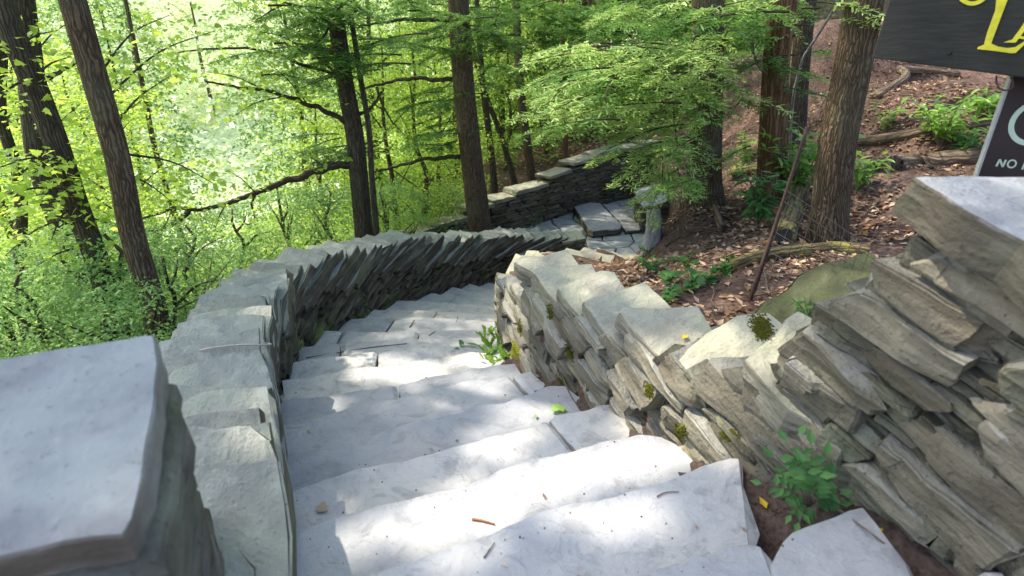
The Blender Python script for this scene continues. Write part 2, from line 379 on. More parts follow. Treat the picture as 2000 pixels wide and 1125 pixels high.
class Path:
    def __init__(self, pts, n=600):
        self.p = smooth_line(pts, n); d = np.diff(self.p, axis=0)
        self.s = np.concatenate([[0], np.cumsum(np.linalg.norm(d, axis=1))]); self.L = self.s[-1]
        t = np.gradient(self.p, self.s, axis=0); self.t = t / np.linalg.norm(t, axis=1)[:, None]
    def at(self, s):
        e = np.maximum(0, s - self.L)[..., None]; b = np.minimum(0, s)[..., None]
        p = np.stack([np.interp(s, self.s, self.p[:, i]) for i in (0, 1)], -1)
        t = np.stack([np.interp(s, self.s, self.t[:, i]) for i in (0, 1)], -1)
        return p + t * (e + b), t
    def sY(self, y): return self.s[np.argmin(np.abs(self.p[:, 1] - y))]

# left wall: inner face, near to far ; top heights along it
LW = [(-.74,1.28,.47),(-.80,1.45,.47),(-.88,1.67,.45),(-1.05,2.05,.37),(-1.27,2.53,.31),(-1.47,2.97,.22),(-1.64,3.46,.10),(-1.84,3.96,-.02),(-1.95,4.51,-.10),(-2.07,5.05,-.24),
      (-2.06,5.7,-.38),(-1.95,6.28,-.49),(-1.8,6.86,-.62),(-1.6,7.48,-.78),(-1.25,8.07,-.94),(-.96,8.64,-1.10),(-.68,9.14,-1.24),(-.34,9.64,-1.40),(.15,10.02,-1.52),(.75,10.28,-1.66),(1.32,10.42,-1.76)]
# right wall
RW = [(1.75,.62,1.25),(1.45,1.1,1.25),(1.25,1.45,1.25),(1.13,1.66,1.22),(1.07,1.76,1.0),(1.0,1.87,.80),(.94,1.97,.66),(.82,2.2,.52),(.58,2.72,.43),(.38,3.2,.33),(.22,3.61,.25),(.08,4.01,.15),(-.04,4.45,.02),
      (-.11,4.9,-.12),(-.13,5.4,-.28),(-.05,6.0,-.42),(.2,6.8,-.66),(.6,7.6,-.92),(1.15,8.4,-1.2),(1.9,9.2,-1.5)]
PL = Path([a[:2] for a in LW]); PR = Path([a[:2] for a in RW])
TILT = math.tan(math.radians(17))
def topfn(path, W):
    s = np.array([path.s[np.argmin(np.sum((path.p - np.array(a[:2])) ** 2, 1))] for a in W]); z = np.array([a[2] for a in W])
    return lambda q: np.interp(q, s, z)
topL, topR = topfn(PL, LW), topfn(PR, RW)
def baseL(s): return topL(s) - np.interp(s, [0, .6, 1.5, 4], [.55, .55, .75, 1.0])
def baseR(s):
    z = np.interp(s, [0, PR.sY(1.53), PR.sY(1.97), PR.sY(2.72), PR.sY(4.45), PR.sY(5.4), PR.L], [.45, .25, .05, -.2, -.8, -1.05, -2.4]); return z - .15

def box_topo(n1, n2, n3):
    idx = {}; co = []
    def g(i, j, k):
        if (i, j, k) not in idx: idx[(i, j, k)] = len(co); co.append((i, j, k))
        return idx[(i, j, k)]
    f = []
    for k in (0, n3 - 1):
        for i in range(n1 - 1):
            for j in range(n2 - 1):
                q = [g(i, j, k), g(i + 1, j, k), g(i + 1, j + 1, k), g(i, j + 1, k)]; f.append(q if k else q[::-1])
    for j in (0, n2 - 1):
        for i in range(n1 - 1):
            for k in range(n3 - 1):
                q = [g(i, j, k), g(i, j, k + 1), g(i + 1, j, k + 1), g(i + 1, j, k)]; f.append(q if j else q[::-1])
    for i in (0, n1 - 1):
        for j in range(n2 - 1):
            for k in range(n3 - 1):
                q = [g(i, j, k), g(i, j + 1, k), g(i, j + 1, k + 1), g(i, j, k + 1)]; f.append(q if i else q[::-1])
    return np.array(co), np.array(f)
TOPO = {}
def box_stone(n):
    if n not in TOPO:
        co, f = box_topo(*n); ax = []
        for m_ in n:
            if m_ == 2: ax.append(np.array([-1., 1.]))
            else: ax.append(np.concatenate([[-1], np.linspace(-.86, .86, m_ - 2), [1]]))
        U = np.stack([ax[i][co[:, i]] for i in range(3)], 1)
        TOPO[n] = (U, f)
    return TOPO[n]

def wall_stone(acc, path, side, s0, s1, b0, b1, w0, w1, rng, n=(7, 6, 4), ch=.008, amp=.010, ragged=.05, tilt=TILT, dz=0, tint=None, yaw=0, gap=0, cut=0, wedge=.38):
    """a rough slab lying in a tilted bed: s along the wall, b across the beds, w into the wall"""
    U, f = box_stone(n); U = U.copy()
    hh = ((s1 - s0) / 2, (w1 - w0) / 2, (b1 - b0) / 2)
    for a in range(3):
        if n[a] > 3:
            m_ = (np.abs(U[:, a]) > .8) & (np.abs(U[:, a]) < .95); U[m_, a] = np.sign(U[m_, a]) * max(.55, 1 - 1.1 * ch / hh[a])
    ext = (np.abs(U) > .99)
    e2 = ext.sum(1) >= 2
    hs, hb, hw = (s1 - s0) / 2, (b1 - b0) / 2, (w1 - w0) / 2
    q = np.stack([U[:, 0] * hs, U[:, 1] * hw, U[:, 2] * hb], 1)
    for a in range(3):
        m_ = e2 & ext[:, a]; q[m_, a] -= np.sign(U[m_, a]) * ch * rng.uniform(.6, 1.3)
    off = rng.uniform(-50, 50, 3)
    q[:, 2] *= 1 - gap * rng.uniform(.3, 1) / hb / 2
    # ragged ends and face outline
    q[:, 0] += (U[:, 0]) * ragged * fbm(np.stack([q[:, 1] * 5, U[:, 0] * 2, q[:, 2] * 9], 1) + off, 1, 2)
    q[:, 1] += U[:, 1] * ragged * .6 * fbm(np.stack([q[:, 0] * 5, U[:, 1] * 2, q[:, 2] * 9], 1) + off + 9, 2, 2)
    nz = np.stack([fbm(q * 11 + off + 31 * a, 5 + a, 3) for a in range(3)], 1)
    q += nz * amp * np.array([1, 1.2, .55])
    if cut:
        hv = np.array([hs, hw, hb]); w_ = q / hv
        for _ in range(cut):
            nv = rng.normal(0, 1, 3) * np.array([1, .9, .8]); nv /= np.linalg.norm(nv); sup = np.abs(nv).sum(); dlim = sup * rng.uniform(.68, .94)
            ex_ = np.maximum(0, w_ @ nv - dlim); w_ = w_ - nv[None] * ex_[:, None]
        q = w_ * hv
    q[:, 2] += rng.uniform(-.04, .04) * q[:, 0] + rng.uniform(-.05, .05) * q[:, 1]
    q[:, 2] *= 1 + rng.uniform(-wedge, wedge) * U[:, 0]
    q[:, 0] += U[:, 0] * 0 + rng.uniform(-.5, .5) * q[:, 2] * (np.abs(U[:, 0]) > .5)
    if yaw:
        y_ = rng.normal(0, yaw); q[:, 1] += q[:, 0] * y_; y_ = rng.normal(0, yaw * 2.2); q[:, 1] += np.clip(q[:, 2], -.1, .1) * y_; q[:, 0] += rng.uniform(-.7, .7) * np.clip(q[:, 1], -.06, .06) * (np.abs(U[:, 0]) > .5); q[:, 2] += q[:, 0] * rng.normal(0, yaw * .5)
    S = (s0 + s1) / 2 + q[:, 0]; W = (w0 + w1) / 2 + q[:, 1]; B = (b0 + b1) / 2 + q[:, 2]
    ct = 1 / math.sqrt(1 + tilt * tilt)
    p, t = path.at(S - q[:, 2] * tilt * ct * .8)
    nn = np.stack([-t[:, 1], t[:, 0]], 1) * side          # away from the stair
    z = B + tilt * S + dz
    V = np.concatenate([p + nn * W[:, None], z[:, None]], 1)
    if side < 0: f = f[:, ::-1]
    acc.add(V, f, np.stack([q[:, 0], q[:, 1], q[:, 2]], 1) + off, rng.uniform(.1, .9) if tint is None else tint)
    return V, f

MOSS_V, MOSS_F, mo_n = [], [], [0]
def collect_m(acc):
    V = np.concatenate(acc.V)
    for f in acc.F: MOSS_F.extend((f + mo_n[0]).tolist())
    MOSS_V.append(V); mo_n[0] += len(V)
SHADE_V, SHADE_F, sh_n = [], [], [0]
def collect(V, Fs):
    for f in (Fs if isinstance(Fs, list) else [Fs]):
        f = np.asarray(f)
        SHADE_F.extend((f + sh_n[0]).tolist())
    SHADE_V.append(np.asarray(V)); sh_n[0] += len(V)

def make_wall(root, path, side, top, base, width, smin, smax, thick, length, rng, mat_face, mat_cap, caps=True, capskip=None, proud=.03, captint=None, cap_th=.10, tilt=TILT, split=False, yaw=0, gap=0, amp=.010, nn=(8, 5, 4), cut=3):
    face = Acc(); caplist = []
    sg = np.linspace(smin, smax, 900)
    bmin = (base(sg) - tilt * sg).min(); bmax = (top(sg) - tilt * sg).max()
    b = bmin; lastcap = 1e9
    while b < bmax:
        th = rng.uniform(*thick)
        b0, b1 = b + .004, min(b + th - .004, bmax + .02); b += th
        zm = (b0 + b1) / 2 + tilt * sg
        ok = (zm > base(sg)) & (zm + th * .4 < top(sg))
        if not ok.any(): continue
        runs = np.split(np.where(ok)[0], np.where(np.diff(np.where(ok)[0]) > 1)[0] + 1)
        for r in runs:
            sa, sb = sg[r[0]], sg[r[-1]]
            if sb - sa < .05: continue
            first = True; cur = sb
            while cur > sa + .02:
                L = rng.uniform(*length); lo = max(sa - .1, cur - L)
                if cur - sa < L * 1.3: lo = sa - .08
                iscap = first and caps and sb < smax - .02
                if iscap: lo = max(sa - .1, cur - rng.uniform(.42, .62))
                if iscap:
                    caplist.append((lo, cur, b0, b1))
                else:
                    wp = -rng.uniform(-.2, 1) * proud; spl = split and (b1 - b0) > .075; bm = b0 + (b1 - b0) * rng.uniform(.35, .65)
                    V, f = wall_stone(face, path, side, lo + .004, cur - .004, b0, bm if spl else b1, wp, width * .55, rng, n=nn, tilt=tilt, yaw=yaw, gap=gap, amp=amp, cut=cut)
                    if spl: wall_stone(face, path, side, lo + .004 + rng.uniform(-.02, .08), cur - .004, bm + .003, b1, -rng.uniform(-.2, 1) * proud, width * .55, rng, n=nn, tilt=tilt, yaw=yaw, gap=gap, amp=amp, cut=cut)
                    wall_stone(face, path, side, lo + .006, cur - .006, b0, b1, width * .5, width - wp * .6, rng, n=(4, 3, 3), tilt=tilt)
                cur = lo; first = False
    return face, caplist

# ------------------------------------------------------------------ generic rough slab from an outline
def outline_stone(acc, poly, normal, thick, rng, step=.05, jit=.012, top_amp=.008, ch=.015, taper=.0, tint=.5, stvec=None, rough=.012):
    poly = np.asarray(poly, float); normal = nrm(normal)
    c = poly.mean(0)
    pts = []
    for a, b in zip(poly, np.roll(poly, -1, 0)):
        k = max(1, int(np.linalg.norm(b - a) / step))
        pts += [a + (b - a) * i / k for i in range(k)]
    pts = np.array(pts); n = len(pts)
    ex = nrm(pts[n // 3] - c); ex = nrm(ex - normal * np.dot(ex, normal)); ey = np.cross(normal, ex)
    x, y = (pts - c) @ ex, (pts - c) @ ey
    if (x * np.roll(y, -1) - y * np.roll(x, -1)).sum() < 0: pts = pts[::-1]; x, y = x[::-1], y[::-1]
    off = rng.uniform(-40, 40, 3)
    inn = -np.stack([x, y], 1) / (np.hypot(x, y)[:, None] + 1e-6)
    rings = []; sts = []
    def ring(scale, inset, h, amp):
        px_, py_ = x * scale + inn[:, 0] * inset, y * scale + inn[:, 1] * inset
        q = np.stack([px_ * 9, py_ * 9, np.full(n, h * 14)], 1) + off
        d = fbm(q, 3, 3) * amp
        px2, py2 = px_ - inn[:, 0] * d, py_ - inn[:, 1] * d
        hz = h + fbm(np.stack([px_ * 6, py_ * 6, 0 * px_], 1) + off, 8, 3) * top_amp * (1 if h > -thick * .5 else .5)
        rings.append(c + px2[:, None] * ex + py2[:, None] * ey + hz[:, None] * normal); sts.append(np.stack([px2, py2, hz], 1) + off)
    m_ = max(2, int(thick / .04))
    ring(1, taper + ch, -thick, rough)
    for i in range(m_):
        ring(1, taper * (1 - (i + .5) / m_), -thick * (1 - (i + .5) / m_), rough)
    ring(1, ch * .15, -ch, jit); ring(1, ch, -ch * .12, jit)
    for s_ in (.86, .66, .44, .22): ring(s_, ch * s_, 0, jit * .3)
    V = np.concatenate(rings + [[c]]); S = np.concatenate(sts + [[off]])
    k = len(rings); j = np.arange(n); j2 = (j + 1) % n
    fs = [np.stack([i * n + j, i * n + j2, (i + 1) * n + j2, (i + 1) * n + j], 1) for i in range(k - 1)]
    fs = [np.concatenate(fs), np.stack([(k - 1) * n + j, (k - 1) * n + j2, np.full(n, k * n)], 1), j[::-1].reshape(1, -1)]
    acc.add(V, fs, S, tint)
    return V, fs

# ------------------------------------------------------------------ staircase
stair = thing('stone_staircase', 'curving flight of pale blue-grey flagstone steps descending between two stone parapets', 'staircase', (0, 0, 0))
rng = np.random.RandomState(11)
JOINTS = {1: [.76], 3: [.90], 4: [.46], 6: [.40], 7: [.20], 8: [.12, .55], 9: [.30], 10: [.5], 12: [.35], -1: [], 0: []}
def tread(k, ta, tb, slant):
    A = NP[k]; 
    if k == -2: Bk = A + np.array([-.15, -1.6, 0]); Bk[:, 2] = .3
    else: Bk = NP[k - 1].copy(); Bk[:, 2] = -RISE * k
    n = max(6, int(60 * (tb - ta)))
    def samp(Q, t): 
        L = np.linspace(0, 1, len(Q)); return np.stack([np.interp(t, L, Q[:, i]) for i in range(3)], -1)
    seed = k * 7 + 100
    u = np.linspace(ta, tb, n)
    rows = []
    depth_dir = samp(Bk, u) - samp(A, u); dl = np.linalg.norm(depth_dir, axis=1)[:, None]
    ext = 1 + .10 / dl
    edge = fbm(np.stack([u * 14, u * 0 + k, u * 0], 1), seed, 4)[:, None] * .014
    th = RISE + .03
    prof = [(.045, -th), (.02, -.09), (.004, -.045), (0, -.016), (.005, -.005), (.013, -.001), (.05, 0), (.14, 0)]
    for d_, z_ in prof:
        sl = slant * (d_ / dl[:, 0])
        p = samp(A, np.clip(u + sl * ((u - ta) / (tb - ta)) * 0, -.02, 1.02)) + depth_dir / dl * (d_ + edge)
        p[:, 2] += z_; rows.append(p)
    for f_ in (.5, .68, .80, .90, 1.0):
        p = samp(A, u) + depth_dir * (ext * f_ if f_ == 1.0 else f_); rows.append(p)
    # back edge dives
    p = rows[-1].copy(); p[:, 2] -= .12; rows.append(p)
    V = np.stack(rows)                                     # rows x n x 3
    # lateral ends: round over
    zz = fbm(np.stack([V[..., 0] * 2.3, V[..., 1] * 2.3, V[..., 2] * 0 + k], -1), seed + 3, 3) * .0045
    tl = rng.uniform(-.006, .006) * (u - .5)[None, :] * 2
    V[..., 2] += zz + tl
    wd_ = nrm(A[-1] - A[0])
    for col, sg_ in ((0, -1), (n - 1, 1)):
        yy = np.concatenate([[0], np.cumsum(np.linalg.norm(np.diff(V[:, col, :2], axis=0), axis=1))])
        end_n = fbm(np.stack([yy * 7, yy * 0 + k * 3 + col, yy * 0], 1), seed + 11, 3) * (.035 if (ta == 0 and sg_ < 0) or (tb == 1 and sg_ > 0) else .006)
        inn = -.05 * np.exp(-(yy / .07) ** 2) if (tb == 1 and sg_ > 0) else 0
        V[:, col] += wd_[None] * ((end_n + inn) * sg_ if sg_ > 0 else end_n)[:, None]
    drop = np.zeros(n); drop[0] = .02; drop[-1] = .02; V[3:-1, :, 2] -= drop[None, :]
    m_ = len(rows)
    i = np.arange(m_ - 1)[:, None] * n; j = np.arange(n - 1)[None]
    f = np.stack([i + j, i + j + 1, i + n + j + 1, i + n + j], -1).reshape(-1, 4)
    Vf = V.reshape(-1, 3)
    # end walls
    e0 = V[:, 0].copy(); e1 = V[:, -1].copy(); e0[:, 2] -= .16; e1[:, 2] -= .16
    base = len(Vf); Va = np.concatenate([Vf, e0, e1]); r_ = np.arange(m_ - 1)
    fe = np.concatenate([np.stack([base + r_, r_ * n, (r_ + 1) * n, base + r_ + 1], 1), np.stack([r_ * n + n - 1, base + m_ + r_, base + m_ + r_ + 1, (r_ + 1) * n + n - 1], 1)])
    # soil gathers at the wall ends; browner and darker under the nosing above
    tint = np.ones((m_, n)); dd = np.minimum((u + .015) * 1.9, (1.015 - u) * 1.9)
    tint = np.minimum(tint, .30 + .5 * np.clip(dd / .10, 0, 1)[None, :] + .5 * (dd > .10)[None, :])
    back = np.array([1.] * len(prof) + [1, 1, .95, .72, .5, .3][:m_ - len(prof)]); tint = np.minimum(tint, back[:, None] + .25 * fbm(V * 5, seed + 5, 2))
    tint = np.concatenate([tint.reshape(-1), np.full(2 * m_, .2)])
    sh_ = rng.uniform(0, 1); a = Acc(); a.add(Va, [f, fe], np.tile([sh_, rng.uniform(0, 1), 0], (len(Va), 1)), np.clip(tint, 0, 1))
    o = a.build('tread_slab', M['step'], stair); collect(Va, [f, fe])
    return o
for k in sorted(NOSE):
    js = JOINTS.get(k, [])
    cuts = [(-.0)] + js + [1.0]
    for a_, b_ in zip(cuts[:-1], cuts[1:]):
        tread(k, a_ + (.0 if a_ == 0 else .005), b_ - (0 if b_ == 1 else .005), 0)
# right-hand block beside the second step
a = Acc()
pl = [atz(x, y, .32) for x, y in [(1506,1098),(1524,1050),(1600,1010),(1688,984),(1745,1050),(1795,1130),(1840,1230),(1560,1260),(1510,1150)]]
V, f = outline_stone(a, pl, (0, 0, 1), .24, rng, jit=.012, ch=.012)
a.ti = [np.ones(len(V))]
o = a.build('tread_slab', M['step'], stair); tag(o, 'squarish end block of the nearest step beside the pillar foot'); collect(V, f)
# second piece at the bottom-right corner
a = Acc(); pl = [atz(x, y, .36) for x, y in [(1870,1150),(1925,1105),(1960,1110),(1985,1150),(2000,1240),(1880,1240)]]
V, f = outline_stone(a, pl, (0, 0, 1), .2, rng, ch=.012); a.ti = [np.ones(len(V))]; a.build('tread_slab', M['step'], stair)
# packed earth under the treads
a = Acc(); ks = sorted(NOSE)
rows = []
for k in ks:
    A = NP[k].copy(); d = A[-1] - A[0]; d[2] = 0; d = nrm(d)
    Q = np.concatenate([[A[0] - d * .14], A[::6], [A[-1] + d * .16]]); Q[:, 2] = -RISE * k - .235; rows.append(Q)
R = np.stack(rows); R[0, :, 1] -= 1.4
R[..., 2] += fbm(R * 4, 4) * .02
n1, n2 = R.shape[:2]; i = np.arange(n1 - 1)[:, None] * n2; j = np.arange(n2 - 1)[None]
a.add(R, np.stack([i + j, i + j + 1, i + n2 + j + 1, i + n2 + j], -1).reshape(-1, 4)); a.build('packed_earth', M['soil'], stair)

# strip of soil between step ends and right wall, with a dirt pocket near the pillar
a = Acc()
ss = np.linspace(PR.sY(.9), PR.sY(4.6), 110); ww = np.linspace(-.42, .12, 26)
p, t = PR.at(ss); nn = np.stack([t[:, 1], -t[:, 0]], 1)
zb = np.interp(p[:, 1], [.8, 1.5, 1.95, 2.2, 2.75, 3.2, 3.61, 4.01, 4.45, 4.9], [.27, .235, .10, -.03, -.20, -.36, -.50, -.65, -.80, -.95]) - .005
X = p[:, None, :] + nn[:, None, :] * ww[None, :, None]
Z = zb[:, None] - .03 + .10 * np.clip((ww + .12) / .24, 0, 1)[None] - .16 * np.clip((-.16 - ww) / .10, 0, 1)[None] + fbm(np.concatenate([X * 7, np.zeros(X.shape[:2] + (1,))], -1), 6, 4) * .022
V = np.concatenate([X, Z[..., None]], -1); n1, n2 = V.shape[:2]; i = np.arange(n1 - 1)[:, None] * n2; j = np.arange(n2 - 1)[None]
f = np.stack([i + j, i + n2 + j, i + n2 + j + 1, i + j + 1], -1).reshape(-1, 4)
a.add(V, f); soil = a.build('soil', M['soil']); tag(soil, kind='structure'); collect(V.reshape(-1, 3), f)

# ------------------------------------------------------------------ left parapet
lwall = thing('parapet_wall', 'long curving dry-stone parapet with saw-toothed cap slabs on the left of the steps', 'wall', (-1.9, 5, -1))
lwall_loc = np.array([-1.9, 5, -1.0])
rng = np.random.RandomState(3)
face, caps = make_wall(lwall, PL, 1, topL, lambda s: baseL(s) - .12, .46, -.1, PL.L, (.05, .115), (.16, .5), rng, None, None, split=True, gap=.008)
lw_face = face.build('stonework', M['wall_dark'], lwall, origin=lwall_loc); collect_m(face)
# core
def wall_core(path, side, top, base, w, smin, smax, drop, mat, root, loc, inset=.05):
    a = Acc(); ss = np.linspace(smin, smax, 160); p, t = path.at(ss); nn = np.stack([-t[:, 1], t[:, 0]], 1) * side
    zt = top(ss) - drop; zb = base(ss) - .7
    prof = []
    for wv, z in ((inset, zb), (inset, zt), (w - inset, zt), (w - inset, zb)):
        prof.append(np.concatenate([p + nn * wv, z[:, None]], 1))
    V = np.stack(prof, 1); n = len(ss); i = np.arange(n - 1)[:, None] * 4; j = np.arange(4)[None]; k = (j + 1) % 4
    f = np.stack([i + j, i + k, i + 4 + k, i + 4 + j], -1).reshape(-1, 4)
    a.add(V, [f, np.array([[0, 1, 2, 3]]), np.array([[0, 1, 2, 3]]) + (n - 1) * 4])
    o = a.build('wall_core', mat, root, smooth=False, origin=loc); collect(V.reshape(-1, 3), f); return o
wall_core(PL, 1, topL, baseL, .46, -.1, PL.L - .03, .10, M['core'], lwall, lwall_loc)
caps.sort(); used = -9
keep = []
for c_ in caps:
    keep.append(c_)
ncap = 0
last = -9
for lo, hi, b0, b1 in sorted(keep, key=lambda c: c[1]):
    a = Acc()
    w1 = .47 + rng.uniform(-.03, .04)
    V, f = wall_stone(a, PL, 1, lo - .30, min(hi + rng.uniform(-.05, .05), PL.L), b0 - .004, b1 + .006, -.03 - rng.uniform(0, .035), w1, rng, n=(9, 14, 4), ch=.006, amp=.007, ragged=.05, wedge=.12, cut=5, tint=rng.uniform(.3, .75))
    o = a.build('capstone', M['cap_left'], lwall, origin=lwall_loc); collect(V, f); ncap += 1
pe, te = PL.at(np.array([PL.L])); pe, te = pe[0], te[0]; ne = np.array([-te[1], te[0]])
a = Acc(); z = -2.72
while z < -1.80:
    th_e = rng.uniform(.06, .12)
    cs = [pe + te * u_ + ne * v_ for u_, v_ in ((-.42, -.05), (.04, -.05), (.06, .2), (.03, .50), (-.42, .5))]
    outline_stone(a, [np.array([c_[0], c_[1], z + th_e]) for c_ in cs], (0, 0, 1), th_e - .006, rng, step=.06, jit=.02, ch=.008, rough=.03, tint=rng.uniform(.2, .8)); z += th_e
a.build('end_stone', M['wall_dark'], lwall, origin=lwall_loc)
a = Acc(); outline_stone(a, [np.array([c_[0], c_[1], z + .07]) for c_ in cs], (-.12 * te[0], -.12 * te[1], 1), .07, rng, step=.05, jit=.02, ch=.01, rough=.02, tint=.7); a.build('capstone', M['cap'], lwall, origin=lwall_loc)
print('left caps', ncap)

# ------------------------------------------------------------------ left pillar (nearest, bottom left)
rng = np.random.RandomState(5)
vp = nrm(ray(464, -400))
Pfr = atz(300, 655, 1.12)
Pfr2 = Pfr
hd = nrm([vp[0], vp[1], 0]); nl_ = np.array([-hd[1], hd[0], 0])      # to the left
cn = nrm(np.cross(nl_, vp)); cn = cn if cn[2] > 0 else -cn
def lcap(px, py): return onplane(px, py, Pfr, cn)
lp = thing('stone_pillar', 'nearest pillar at the head of the steps with a smooth pale slab on top, out of focus', 'pillar', Pfr - np.array([.25, .2, 1.3]))
lpl = np.array(lp.location)
a = Acc()
poly = [lcap(*q) for q in [(299,652),(309,705),(303,780),(291,860),(277,940),(258,1015),(240,1046),(120,1062),(0,1090),(-160,1135),(-230,960),(-200,735),(0,699),(150,674),(285,651)]]
V, f = outline_stone(a, poly, cn, .10, rng, step=.03, jit=.004, top_amp=.003, ch=.006, taper=.004, rough=.014)
a.build('cap_slab', M['slab'], lp, origin=lpl); collect(V, f)
# shaft: rough courses under the cap
a = Acc(); c0 = np.mean(poly, 0)
base_poly = np.array([lcap(*q) for q in [(296,668),(316,760),(298,900),(262,1020),(0,1075),(-150,1120),(-210,960),(-180,760),(0,715)]])
down = np.array([0, 0, -1.0]); z = .10
for q in range(14):
    th = rng.uniform(.06, .12); sc = 1 + rng.uniform(-.05, .06)
    pp = (base_poly - c0) * sc + c0 + down * (z + .004) + np.array([rng.uniform(-.012, .03), rng.uniform(-.02, .02), 0]) + np.array([.004 * q, 0, 0])
    outline_stone(a, pp, cn, th - .008, rng, step=.05, jit=.012, ch=.014, tint=rng.uniform(.2, .7), rough=.02); z += th
a.build('stonework', M['wall'], lp, origin=lpl); collect(np.concatenate(a.V), [])
# upright broken stones between pillar and wall
for (x0, y0, x1, y1, zt) in [(352,905,378,1125,.62), (385,975,412,1140,.55)]:
    a = Acc(); tp = [atz(x0 + dx, y0 + dy, zt) for dx, dy in [(0,0),(20,8),(32,110),(36,220),(-4,220),(-10,80)]]
    outline_stone(a, tp, (0, 0, 1), .5, rng, step=.03, jit=.015, ch=.02, rough=.02, tint=.35); a.build('edge_stone', M['wall'], lp, origin=lpl)

# ------------------------------------------------------------------ right parapet with hand-placed caps
rwall = thing('parapet_wall', 'low mossy parapet of big tilted boulder slabs, sunlit, on the right of the steps', 'wall', (.6, 3, -.4))
rloc = np.array([.6, 3, -.4])
rng = np.random.RandomState(21)
SP = PR.sY(1.80)
baseRR = lambda s: baseR(s) - .12
topR2 = lambda s: topR(s) - .10 - np.interp(s, [PR.sY(5.1), PR.sY(5.8)], [0, .26])
face, caps = make_wall(rwall, PR, -1, topR2, baseRR, .5, SP, PR.L, (.07, .15), (.20, .46), rng, None, None, caps=False, proud=.055, split=False, yaw=.045, gap=.016, amp=.007, nn=(12, 7, 7), cut=7)
face2, _ = make_wall(rwall, PR, -1, lambda s: topR2(s) - .03, baseRR, .5, SP, PR.L, (.04, .09), (.12, .3), np.random.RandomState(91), None, None, caps=False, proud=-.05, gap=.006, cut=4)
face2.build('packing_stones', M['mortar'], rwall, origin=rloc)
rw_face = face.build('stonework', M['rwall'], rwall, origin=rloc); collect_m(face)
wall_core(PR, -1, lambda s: topR2(s), baseRR, .5, SP - .1, PR.L - .03, .06, M['mortar'], rwall, rloc, .075)
def onface(px, py):
    k = -(py - 562.5) / F; Yv = PR.p[:, 1]; Z = Yv * (k * cp - sp) / (cp + k * sp)
    u = 1000 + F * PR.p[:, 0] / (Yv * cp - Z * sp)
    m_ = Yv < 5.6
    i = np.argmin(np.where(m_, np.abs(u - px), 1e9)); return np.array([PR.p[i, 0], PR.p[i, 1], Z[i] + 1.75]), PR.t[i]
RC = [ # inner-far corner, outline of the top face, thickness, side tilt
 ((1012,512), [(1006,511),(1019,498),(1055,500),(1109,486),(1128,511),(1170,560),(1100,600),(1062,560),(1040,532),(1015,519)], .13, .03),
 ((1042,534), [(1041,533),(1060,519),(1110,516),(1156,515),(1163,528),(1215,580),(1150,640),(1105,612),(1070,572)], .12, .03),
 ((1090,561), [(1088,561),(1138,540),(1174,527),(1200,531),(1216,555),(1260,610),(1200,660),(1150,640),(1110,594)], .10, .05),
 ((1142,589), [(1140,588),(1156,579),(1192,570),(1259,550),(1285,572),(1310,598),(1340,660),(1260,730),(1215,690),(1168,632)], .12, .04),
 ((1212,611), [(1209,609),(1218,600),(1308,598),(1362,598),(1388,634),(1405,680),(1345,728),(1325,722),(1280,690),(1240,650)], .10, .03),
 ((1326,716), [(1324,704),(1345,680),(1380,650),(1440,616),(1500,611),(1540,640),(1540,720),(1520,800),(1460,790),(1400,770),(1350,740)], .15, -.16),
 ((1457,706), [(1455,702),(1482,676),(1512,655),(1533,621),(1560,607),(1600,625),(1632,650),(1640,720),(1660,800),(1600,830),(1540,800),(1490,745)], .15, -.16),
]
for (cx_, cy_), pl_, th, xt in RC:
    p0, t = onface(cx_, cy_)
    d = nrm([t[0], t[1], TILT * .9]); nh = np.array([t[1], -t[0], xt * -1 if xt < 0 else -.02])
    nm = np.cross(nh, d); nm = nrm(nm if nm[2] > 0 else -nm)
    a = Acc(); poly = [onplane(x, y, p0, nm) for x, y in pl_]
    V, f = outline_stone(a, poly, nm, th, rng, step=.04, jit=.006, top_amp=.0045, ch=.007, tint=rng.uniform(.45, .85), rough=.011)
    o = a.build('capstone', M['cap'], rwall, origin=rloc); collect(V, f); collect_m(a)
# caps further round the bend
a0 = PR.sY(5.95)
for s_ in np.arange(a0, PR.L - .4, .42):
    a = Acc(); zc = float(topR(np.array([s_]))[0]) - .34
    V, f = wall_stone(a, PR, -1, s_, s_ + .55, zc - TILT * s_ - .16, zc - TILT * s_ - .02, -.04, .52, rng, n=(9, 9, 4), tint=.6)
    a.build('capstone', M['cap'], rwall, origin=rloc)
# ------------------------------------------------------------------ right pillar
rp = thing('stone_pillar', 'tall rough pillar of slanting schist slabs with thick grey cap in front of the signs', 'pillar', (1.4, 1.4, 0))
rploc = np.array([1.4, 1.4, 0.])
rng = np.random.RandomState(33)
mp = (PR.L * 0, PR.sY(1.80))
face, _ = make_wall(rp, PR, -1, lambda s: topR(s) - .02, baseRR, .62, -.1, SP + .12, (.08, .16), (.24, .52), rng, None, None, caps=False, proud=.045, split=False, yaw=.04, gap=.02, amp=.007, nn=(16, 7, 7), cut=8)
face2, _ = make_wall(rp, PR, -1, lambda s: topR(s) - .04, baseRR, .62, -.1, SP + .12, (.04, .1), (.12, .3), np.random.RandomState(92), None, None, caps=False, proud=-.045, gap=.006, cut=4)
face2.build('packing_stones', M['mortar'], rp, origin=rploc)
face.build('stonework', M['rwall'], rp, origin=rploc); collect_m(face)
wall_core(PR, -1, lambda s: topR(s) - .03, baseRR, .62, -.1, SP + .02, .06, M['mortar'], rp, rploc, .07)
p0, t = onface(1775, 350)
k_ = PR.sY(1.66); p_, t_ = PR.at(np.array([k_])); t_ = t_[0]
Pc = atz(1778, 345, 1.385)
d = nrm([t_[0], t_[1], TILT]); nm = nrm(np.cross(np.array([t_[1], -t_[0], 0]), d)); nm = nm if nm[2] > 0 else -nm
